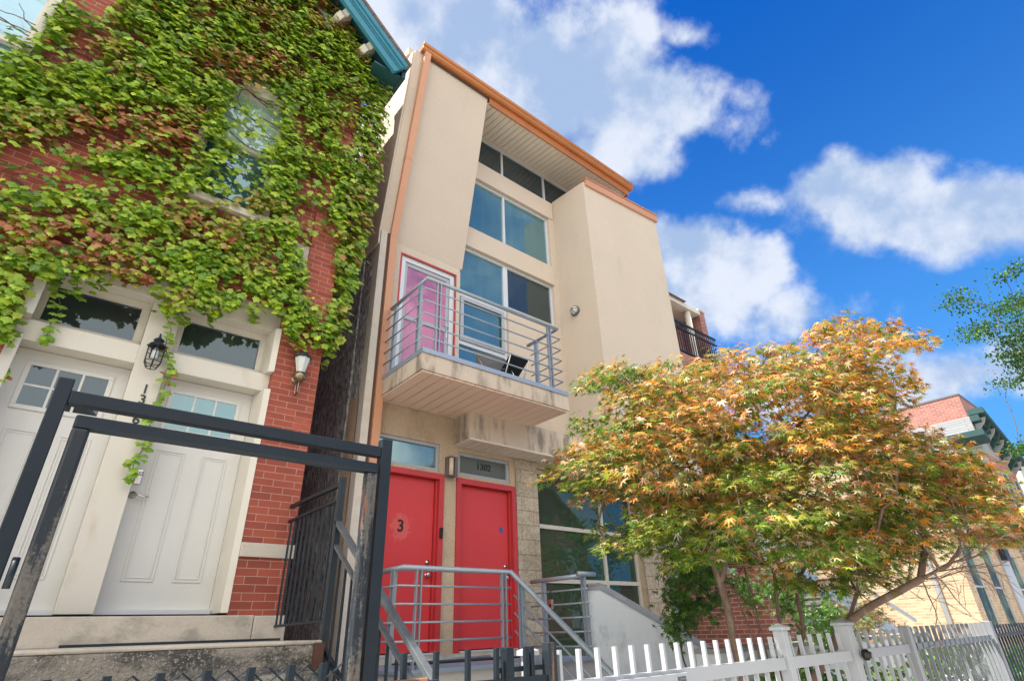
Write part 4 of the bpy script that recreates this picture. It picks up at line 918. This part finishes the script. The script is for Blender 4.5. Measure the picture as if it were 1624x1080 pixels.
OVAL = [(0,0),(.3,-.28),(.7,-.24),(1,0),(.7,.24),(.3,.28)]; OVALF = [(0,1,2,3),(0,3,4,5)]
def rv(): 
    return Vector((random.gauss(0,1), random.gauss(0,1), random.gauss(0,1)))
def jit(c, a=.15):
    k = random.uniform(1-a, 1+a); return (c[0]*k*random.uniform(.9,1.1), c[1]*k, c[2]*k*random.uniform(.8,1.2))

# climbing ivy on the brick front
ivy = thing('climbing_ivy', 'green creeper with reddening leaves covering the upper brick front', 'ivy', (0, IY, 5))
IP = [(-90,110),(0,112),(20,60),(62,72),(75,45),(100,18),(150,20),(205,8),(250,-60),(500,-60),(525,0),(560,55),(592,112),(612,150),(608,185),(603,260),(590,320),(572,400),(552,470),(545,520),(528,560),(516,575),(512,520),(522,440),(525,380),(508,372),(470,400),(480,450),(505,500),(500,545),(478,552),(455,535),(450,500),(430,500),(395,492),(340,500),(300,492),(262,500),(248,470),(200,452),(165,440),(120,438),(82,452),(70,440),(40,442),(40,470),(18,520),(30,590),(5,600),(-90,620)]
BARE = [(150,22,28,14,.15),(118,92,40,14,.25),(60,240,60,13,.2),(30,262,50,12,.1),(130,235,50,14,.35),(50,305,70,10,.15),(230,185,35,14,.3),(175,222,30,12,.35),(250,322,90,9,.2),(375,350,60,9,.35),(490,320,26,35,.5),(498,380,26,40,.25),(556,230,20,30,.25),(480,210,25,40,.5),(540,165,24,18,.5),(165,65,50,12,.4),(275,250,30,10,.35),(90,345,110,10,.45),(200,385,120,12,.5),(505,455,20,45,.1)]
BARE = [(a, b, ra*1.2, rb_*1.25, k*.7) for a, b, ra, rb_, k in BARE]+[(40,285,150,20,.12),(180,300,110,12,.2)]
BARE += [(400,195,46,56,.13),(375,285,50,34,.2)]
lv = Leaves(); tries = 0; cnt = 0
while cnt < 24000 and tries < 260000:
    tries += 1
    x, z = random.uniform(-3.1, 2.45), random.uniform(3.7, 10.6)
    px, py, w = proj(Vector((x, IY, z)))
    if px < -60 or py < -50: continue
    if not inpoly(px+random.gauss(0,5), py+random.gauss(0,5), IP): continue
    dens = 1
    for (a, b, ra, rb_, k) in BARE:
        if ((px-a)/ra)**2+((py-b)/rb_)**2 < 1: dens = min(dens, k)
    g = nz(x*2.2, z*3.2, 3)+.5*nz(x*6, z*8, 5)
    if g < -.24: dens *= .2
    if random.random() > dens: continue
    lay = random.random()
    y = IY-.03-.17*lay-.05*max(0, g)
    if x > 1.97: y = random.uniform(5.60, 6.05)
    
    warm = nz(x*1.1+4, z*1.6, 9)+(.25 if 1 < 0 else 0)
    if 110 < px < 320 and 180 < py < 290: warm += .42
    if px > 560 and random.random() < .5: warm += .30
    if px > 480 and py < 60: warm += .25
    r_ = random.random()
    if warm > .42 and r_ < .60: col = random.choice([(.34,.13,.05),(.42,.22,.07),(.40,.30,.10),(.30,.09,.05)])
    elif warm > .18 and r_ < .55: col = random.choice([(.34,.30,.07),(.36,.24,.07),(.28,.32,.05)])
    elif r_ < .002: col = (.55,.05,.03)
    else: col = random.choice([(.26,.37,.030),(.34,.45,.035),(.38,.48,.05),(.18,.30,.025),(.11,.20,.022)])
    if lay < .3: col = (col[0]*.8, col[1]*.8, col[2]*.8)  # inner leaves tinted darker, shade inside the mat put into their colour
    tip = Vector((random.gauss(0,.35), -random.uniform(.1,.75), -random.uniform(.5,1.0)))
    nr = Vector((random.gauss(0,.32), -.9+random.gauss(0,.25), random.uniform(.25,.85)))
    if x > 1.97: tip.x += .4; nr.x += .3
    sz = random.choice([.05,.062,.075,.088,.105])*random.uniform(.85,1.1)
    if py > 380: sz *= .92
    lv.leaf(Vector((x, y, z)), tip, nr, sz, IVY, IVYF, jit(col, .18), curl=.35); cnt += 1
cnt = 0
while cnt < 1500:
    z = random.uniform(4.55, 9.5); x = random.uniform(1.93, 2.36)
    px, py, w = proj(Vector((x, IY, z)))
    if not inpoly(px+random.gauss(0,3), py+random.gauss(0,5), IP): continue
    if nz(x*3, z*2.2, 12) < -.3: continue
    cnt += 1; col = random.choice([(.30,.42,.035),(.22,.33,.03),(.14,.24,.022),(.36,.46,.05),(.20,.30,.03)] if random.random() < .88 else [(.36,.2,.06),(.32,.28,.06)])
    lv.leaf(Vector((x, random.uniform(5.58, 5.95), z)), Vector((random.gauss(.25,.4), -random.uniform(.1,.7), -random.uniform(.5,1))), Vector((random.gauss(.1,.35), -.9, random.uniform(.2,.8))), random.uniform(.07,.125), IVY, IVYF, jit(col, .18), curl=.35)
strands = [[(88,452),(95,490),(78,520),(70,545)],[(120,440),(125,470)],[(255,488),(272,520),(262,552),(275,585),(262,610),(250,640),(240,665),(232,700),(216,728),(205,755)],[(40,470),(15,520),(12,560),(8,600)],[(160,438),(158,462)],[(285,495),(290,515)],[(20,440),(2,470),(0,540)],[(455,505),(462,545),(486,560)],[(395,492),(400,512)],[(330,498),(332,515)]]
stems = MB()
for S in strands:
    pts = []
    for px, py in S:
        d = ray(px, py); k = ((5.80 if py > 450 else 5.68)/d.y) if px < 440 else 5.66/d.y
        pts.append(CAM+d*k)
    fine = []
    for a, b in zip(pts[:-1], pts[1:]):
        for i in range(6): fine.append(a.lerp(b, i/6)+rv()*.008)
    fine.append(pts[-1]); stems.tube(fine, .0035, 5)
    for p in fine:
        for _ in range(random.choice([1,1,2,2,3]) if S[0][0] == 255 else random.choice([1,2,3])):
            col = jit(random.choice([(.22,.36,.04),(.28,.42,.05),(.32,.40,.07),(.16,.28,.03)]+([(.36,.14,.06)] if 540 < proj(p)[1] < 620 else [])), .15)
            lv.leaf(p+Vector((random.gauss(0,.028), -random.uniform(.0,.04), random.gauss(0,.02))), Vector((random.gauss(0,.6), -.5, -.6)), Vector((random.gauss(0,.3), -.7, .7)), random.uniform(.05,.085), IVY, IVYF, col, curl=.3)
for k in range(90):                                                    # woody stems creeping over the brick
    x, z = random.uniform(-2.2, 1.9), random.uniform(4.9, 8.6); a = random.uniform(-.6, .6)+(math.pi if random.random() < .5 else 0); P_ = []
    for i in range(int(random.uniform(10, 26))):
        if not (-2.6 < x < 1.95 and 4.85 < z < 9.5): break
        P_.append((x, IY-.012-random.uniform(0,.01), z)); a += random.gauss(0,.25); x += .07*math.cos(a); z += .07*math.sin(a)*.6+.006
    if len(P_) > 4: stems.tube(P_, [.008-.005*i/len(P_) for i in range(len(P_))], 5)
lv.build('leaves', 'leaf_ivy', ivy); stems.build('vines', 'vine', ivy)

# ------------------------------------------------------------------ maple
def along(px, py, w): return CAM+ray(px, py)*w
def grow(centres, roots, rmin=.004, rmax=.06, power=2.4, pull=.5, minor_sides=5):
    """roots: polylines of trunk points [(pos)]; centres get joined to the nearest node; radii follow the load"""
    nodes, par, fixed = [], [], []
    for ln in roots:
        prev = None
        if isinstance(ln[0], int): prev = ln[0]; ln = ln[1:]
        else:
            best = None
            if nodes:
                d, i = min(((nodes[i]-ln[0]).length, i) for i in range(len(nodes)))
                if d < .12: prev = i; ln = ln[1:]
        for p in ln: nodes.append(p); par.append(prev); prev = len(nodes)-1
    top = [n for n in nodes]
    cs = sorted(centres, key=lambda c: min((c-n).length for n in top))
    for c in cs:
        best = min(range(len(nodes)), key=lambda i: (nodes[i]-c).length*(1+.5*(nodes[i].z > c.z+.05)))
        a = nodes[best]; d = (c-a).length; k = max(1, int(d/.16)); prev = best
        for i in range(1, k+1):
            t = i/k; p = a.lerp(c, t)+Vector((0, 0, .10*d*math.sin(t*math.pi)))*1.0+(rv()*.018 if i < k else Vector((0,0,0)))
            nodes.append(p); par.append(prev); prev = len(nodes)-1
    load = [0.0]*len(nodes)
    ch = [[] for _ in nodes]
    for i, p in enumerate(par):
        if p is not None: ch[p].append(i)
    for i in range(len(nodes)-1, -1, -1):
        if not ch[i]: load[i] = rmin**power
        if par[i] is not None: load[par[i]] += load[i]
    rad = [min(rmax, l**(1/power)) for l in load]
    return nodes, par, ch, rad
def branch_mesh(nodes, par, ch, rad, mb):
    done = set()
    starts = [i for i in range(len(nodes)) if par[i] is None]
    stack = [(s, None) for s in starts]
    while stack:
        s, frm = stack.pop(); pts, rs = ([nodes[frm]], [rad[s]]) if frm is not None else ([], [])
        i = s
        while True:
            pts.append(nodes[i]); rs.append(rad[i])
            if not ch[i]: break
            c = sorted(ch[i], key=lambda k: -rad[k])
            for o in c[1:]: stack.append((o, i))
            i = c[0]
        if len(pts) > 1: mb.tube(pts, rs, 8 if rs[0] > .02 else 5)
    return mb
maple = thing('maple_tree', 'broad maple with orange, yellow and green star leaves over the pale fence', 'tree', (4.6, 2.7, 0))
MP = [(855,745),(882,708),(930,690),(905,660),(896,608),(925,596),(932,566),(962,558),(1000,576),(1045,562),(1078,570),(1110,560),(1125,538),(1170,548),(1230,543),(1285,520),(1300,500),(1335,482),(1362,484),(1378,502),(1425,508),(1450,520),(1482,528),(1462,560),(1432,572),(1462,595),(1452,625),(1424,648),(1455,668),(1500,680),(1532,668),(1528,700),(1568,735),(1600,775),(1640,800),(1660,880),(1600,868),(1520,862),(1470,905),(1430,880),(1395,940),(1345,935),(1290,955),(1250,925),(1200,905),(1150,905),(1105,930),(1065,905),(1030,872),(1000,892),(960,875),(930,826),(890,836),(860,835),(885,800),(905,775),(872,768)]
cents, info = [], []
tries = 0
while len(cents) < 520 and tries < 60000:
    tries += 1
    px, py = random.uniform(850, 1660), random.uniform(478, 940)
    if not inpoly(px, py, MP): continue
    ed = edgedist(px, py, MP)
    if ed < 9: continue
    if ((px-1142)/32)**2+((py-648)/17)**2 < 1 or ((px-1243)/30)**2+((py-640)/22)**2 < 1 or ((px-1205)/24)**2+((py-665)/14)**2 < 1 or ((px-1470)/20)**2+((py-650)/20)**2 < 1: continue
    # open underside, where the limbs show
    if py > 880 and 1000 < px < 1500 and random.random() < .35: continue
    if nz(px*.011, py*.018, 1) < (-.26 if px < 1370 else -.45): continue
    hd = 1.15*math.sqrt(min(1, ed/110)); w = 4.75-(.35 if py > 800 else 0)+random.uniform(-hd, hd)
    if px < 960: w = max(w, 4.5)
    p = along(px, py, w)
    if p.y > 5.0 or (p.y > 4.6 and p.x < 5.5): continue
    if any(Vector(((p-q).x, (p-q).y, (p-q).z*2.2)).length < .20 for q in cents): continue
    cents.append(p); info.append((px, py, ed, w))
tA = [along(1178,1075,4.15), along(1162,1010,4.2), along(1152,955,4.25), along(1143,925,4.3), along(1150,895,4.3), along(1128,868,4.35), along(1100,845,4.45)]
base = Vector((tA[0].x+.05, tA[0].y+.0, -.02))
roots = [[base, base.lerp(tA[0], .5)+Vector((.02,0,0)), *tA],
         [along(1143,925,4.3), along(1130,890,4.35), along(1122,860,4.4)],
         [along(1150,895,4.3), along(1170,868,4.4), along(1190,850,4.5)],
         [base, along(1215,1075,4.4), along(1195,1010,4.45), along(1172,955,4.5), along(1165,930,4.55), along(1185,880,4.6)],
         [base, along(1240,1075,4.5), along(1238,1000,4.55), along(1232,950,4.55), along(1228,905,4.6), along(1238,860,4.6), along(1245,820,4.7)],
         [along(1232,950,4.55), along(1250,905,4.55), along(1243,868,4.5)],
         [base, along(1290,1075,4.05), along(1320,1035,4.1), along(1330,1000,4.1), along(1345,985,4.1), along(1360,940,4.15), along(1362,895,4.3), along(1345,850,4.5)],
         [along(1345,985,4.1), along(1385,958,4.0), along(1420,940,3.9), along(1460,918,3.8), along(1490,903,3.72)],
         [base, along(1180,1060,4.6), along(1205,1000,4.7), along(1190,950,4.8), along(1180,900,4.9)],
         [base, along(1225,1075,4.9), along(1205,990,5.0), along(1190,930,5.0), along(1175,880,5.1)],
         [base, along(1260,1075,4.7), along(1275,1000,4.8), along(1262,930,4.8), along(1290,870,4.9)]]
nodes, par_, ch_, rad_ = grow(cents, roots, rmin=.0040, rmax=.075, power=2.08)
bm_ = branch_mesh(nodes, par_, ch_, rad_, MB()); bm_.build('trunk', 'bark', maple, smooth=True)
# bare twigs at the lower right
tw = MB()
def twig(p, d, r, n, depth):
    pts = [p]; rs = [r]
    for i in range(n):
        d = (d+rv()*.18).normalized(); p = p+d*.055; pts.append(p); rs.append(max(.0016, r*(1-(i+1)/(n+1)*.75)))
        if depth and random.random() < .55: twig(p, (d+rv()*.75).normalized(), rs[-1]*.6, int(n*.55), depth-1)
    tw.tube(pts, rs, 5)
twig(along(1490,903,3.72), (_r*1.0-Vector((0,0,.0))+_u*.12).normalized(), .014, 14, 2)
for px, py, w in ((1420,940,3.9),(1440,930,3.85),(1460,918,3.8),(1480,907,3.75),(1480,907,3.75),(1340,930,4.1),(1350,905,4.1),(1240,850,4.6),(1300,900,4.3)):
    for _ in range(2 if px > 1450 else 1): twig(along(px,py,w), (_r*random.uniform(.2,1)+_u*random.uniform(-.7,.9)+rv()*.2).normalized(), .0055, 8, 2)
tw.build('twig', 'bark', maple)
ml = Leaves()
ORG, YEL, GRN, PNK, RED, LIM, BEI = (.56,.22,.035), (.54,.33,.06), (.085,.165,.020), (.58,.34,.20), (.48,.15,.06), (.28,.34,.045), (.60,.48,.30)
BRN, OLV = (.36,.18,.06), (.26,.25,.05)
for p, (px, py, ed, w) in zip(cents, info):
    up = (py < 720)
    hue = nz(p.x*1.7, p.y*1.7, p.z*2.3)
    if px < 1000 and 590 < py < 680: pal = [GRN]*7+[LIM, PNK, (.30,.14,.08)]
    elif up: pal = [ORG]*5+[YEL]*2+[PNK]*2+[OLV]*3+[GRN]*3+[BEI]*2+[BRN]*3+[RED] if hue > -.12 else [GRN]*4+[OLV]*3+[ORG]*2+[YEL]+[PNK]+[BRN]
    elif py < 800: pal = [ORG]*3+[YEL]+[PNK]*3+[LIM]*2+[OLV]*4+[GRN]*5+[BEI]*2+[RED]*2+[BRN]*2 if hue > -.1 else [GRN]*5+[LIM]*2+[OLV]*3+[YEL]
    else: pal = [GRN]*7+[LIM]*2+[OLV]*3+[BEI]*1 if hue < .12 else [ORG]*2+[YEL]*1+[PNK]*2+[GRN]*5+[LIM]*2+[BRN]*2
    if px > 1480: pal = pal+[ORG]*4+[RED]*2+[YEL]*2
    if px < 905 and py > 700: pal = pal+[RED, PNK, PNK]
    n = random.randint(66, 96) if ed > 25 else random.randint(30, 46)
    rad0 = random.uniform(.20, .33) if ed > 25 else .13
    out_ = Vector((p.x-4.9, p.y-2.6, 0)); out_ = out_.normalized() if out_.length > .1 else Vector((1,0,0))
    slope = Vector((-out_.x*.35, -out_.y*.35, 1)).normalized()
    for _ in range(n):
        a = random.uniform(0, 2*math.pi); r_ = rad0*math.sqrt(random.random())
        d = Vector((math.cos(a), math.sin(a), 0)); q = p+d*r_+Vector((0,0,random.gauss(0,.028)))-Vector((0,0,1))*r_*.35*max(0, d.dot(out_))
        tip = (d*.8+out_*.5+rv()*.25+Vector((0,0,-random.uniform(.1,1.0))))
        nr = (Vector((0,0,1))+rv()*.36+out_*.25)
        ml.leaf(q, tip, nr, random.uniform(.036,.066), MAP_, MAPF, jit(random.choice(pal), .16), curl=random.uniform(.05,.4))
ml.build('crown', 'leaf_maple', maple)

# small green maples low behind the fence
def bush(name, label, spots, n, size, pal, shape, faces, base_, cat='shrub', mat='leaf_maple', stemr=.012, sub=20, crn='foliage', spread=.12):
    t = thing(name, label, cat, tuple(base_)); lf = Leaves(); cs = []
    for (px, py, rx, ry, w, dw, k) in spots:
        for _ in range(k):
            a = random.uniform(0, 2*math.pi); r_ = math.sqrt(random.random())
            q = along(px+rx*r_*math.cos(a), py+ry*r_*math.sin(a), w+random.uniform(-dw, dw))
            if q.z < .1: q.z = .1
            cs.append(q)
    for c in cs:
        for _ in range(sub):
            lf.leaf(c+rv()*spread*.5, rv()*.5+Vector((0,0,-.6)), Vector((0,0,1))+rv()*.5, size*random.uniform(.7,1.15), shape, faces, jit(random.choice(pal), .2), .25)
    nodes, par_, ch_, rad_ = grow(cs, [[Vector(base_), Vector(base_)+Vector((0,0,.25))]], rmin=.0028, rmax=.04, power=2.3)
    branch_mesh(nodes, par_, ch_, rad_, MB()).build('stems', 'bark', t, smooth=True); lf.build(crn, mat, t); return t
G1 = [(.05,.13,.02),(.07,.17,.025),(.10,.22,.03)]; G2 = [(.08,.18,.025),(.13,.25,.035),(.05,.12,.02)]
b0 = along(1105,1060,5.6); b0.z = 0
bush('small_maple', 'small dark green maple in the shade beside the stucco house', [(1100,935,45,50,5.6,.35,30),(1130,880,60,35,5.7,.3,18),(1085,990,30,20,5.4,.2,7)], 0, .065, G1, MAP_, MAPF, b0, sub=26)
b1 = along(1270,1060,6.0); b1.z = 0
bush('leafy_shrub', 'bright green shrub between the maple trunks', [(1280,965,50,35,6.0,.4,24),(1210,930,50,40,6.2,.4,18),(1330,1000,30,30,5.8,.3,8)], 0, .06, G2, MAP_, MAPF, b1, sub=24)
b2 = along(1400,1060,6.8); b2.z = 1.2
bush('dry_shrub', 'brownish shrub over the low grey wall', [(1390,985,50,24,6.4,.4,16),(1340,965,40,20,6.4,.3,8)], 0, .05, [(.34,.18,.08),(.28,.2,.06),(.2,.12,.06),(.16,.24,.04)], MAP_, MAPF, b2, sub=18)
b3 = Vector((8.2, 2.7, 0))
bush('hedge', 'low ivy hedge behind the grey picket fence', [(1480,1050,80,22,7.6,.7,50),(1530,1040,55,26,7.8,.6,34),(1380,1070,60,14,6.4,.4,14)], 0, .06, G2, IVY, IVYF, b3, sub=22)
b4 = along(1590,1050,11.5); b4.z = 0
bush('hedge', 'dark hedge behind the black iron fence at the right edge', [(1590,1055,45,30,11.5,.8,40)], 0, .09, G2+G1, IVY, IVYF, b4, sub=24, spread=.2)
b5 = along(1210,1075,5.2); b5.z = 0
bush('leafy_shrub', 'little green ground plants at the foot of the maple', [(1230,1070,70,12,5.0,.3,20),(1320,1072,50,12,4.7,.2,10)], 0, .05, G2, IVY, IVYF, b5, sub=16)
# street tree whose branches come in at the right edge
gk = thing('street_tree', 'green street tree reaching in from the right edge with small fan leaves', 'tree', (17.5, .2, 0))
cs = []; gl = Leaves()
W0 = 15.5
GP = [(1508,470),(1560,455),(1600,425),(1640,415),(1800,380),(1850,520),(1800,640),(1700,640),(1640,612),(1590,608),(1575,585),(1590,560),(1560,535),(1535,522),(1545,505),(1525,490)]
while len(cs) < 150:
    px, py = random.uniform(1500, 1850), random.uniform(385, 640)
    if not inpoly(px, py, GP): continue
    if nz(px*.018, py*.03, 4) < -.12 and px < 1640: continue
    cs.append(along(px, py, W0+random.uniform(-1.6, 1.6)*min(1, (px-1480)/200)))
for _ in range(8): cs.append(along(random.uniform(1615,1660), random.uniform(698,712), W0))
for c in cs:
    for _ in range(150):
        gl.leaf(c+Vector((random.gauss(0,.22), random.gauss(0,.22), random.gauss(0,.10))), rv()*.6+Vector((0,0,-.6)), Vector((0,0,1))+rv()*.6, random.uniform(.055,.095), OVAL, OVALF, jit(random.choice([(.045,.12,.03),(.07,.17,.035),(.10,.21,.045),(.03,.08,.022)]), .15), .1)
tb = Vector((17.5,.2,0)); roots = [[tb, tb+Vector((0,0,2)), tb+Vector((-.1,0,4)), tb+Vector((-.1,.1,6)), tb+Vector((0,.1,7.4))]]
nodes, par_, ch_, rad_ = grow(cs, roots, rmin=.008, rmax=.16, power=2.3)
branch_mesh(nodes, par_, ch_, rad_, MB()).build('trunk', 'bark', gk, smooth=True); gl.build('crown', 'leaf_green', gk)
# trees on the far kerb, mirrored in the ground floor panes
for k, (tx, ty, lab) in enumerate(((12.5,-5.5,'round green street tree on the far kerb opposite the wing wall'),(20,-6.5,'round green street tree farther along the far kerb'))):
    t = thing('kerb_tree', lab, 'tree', (tx, ty, 0)); lf = Leaves(); cs = []
    for _ in range(90):
        v = rv().normalized()*(random.random()**.4); cs.append(Vector((tx, ty, 4.2))+Vector((v.x*2.3, v.y*2.3, v.z*2.2)))
    for c in cs:
        for _ in range(22): lf.leaf(c+rv()*.2, rv(), Vector((0,0,1))+rv()*.6, random.uniform(.14,.22), OVAL, OVALF, jit((.08,.17,.03), .3), .1)
    nodes, par_, ch_, rad_ = grow(cs, [[Vector((tx,ty,0)), Vector((tx,ty,1.2)), Vector((tx,ty,2.4))]], rmin=.01, rmax=.16)
    branch_mesh(nodes, par_, ch_, rad_, MB()).build('trunk', 'bark', t, smooth=True); lf.build('crown', 'leaf_green', t)
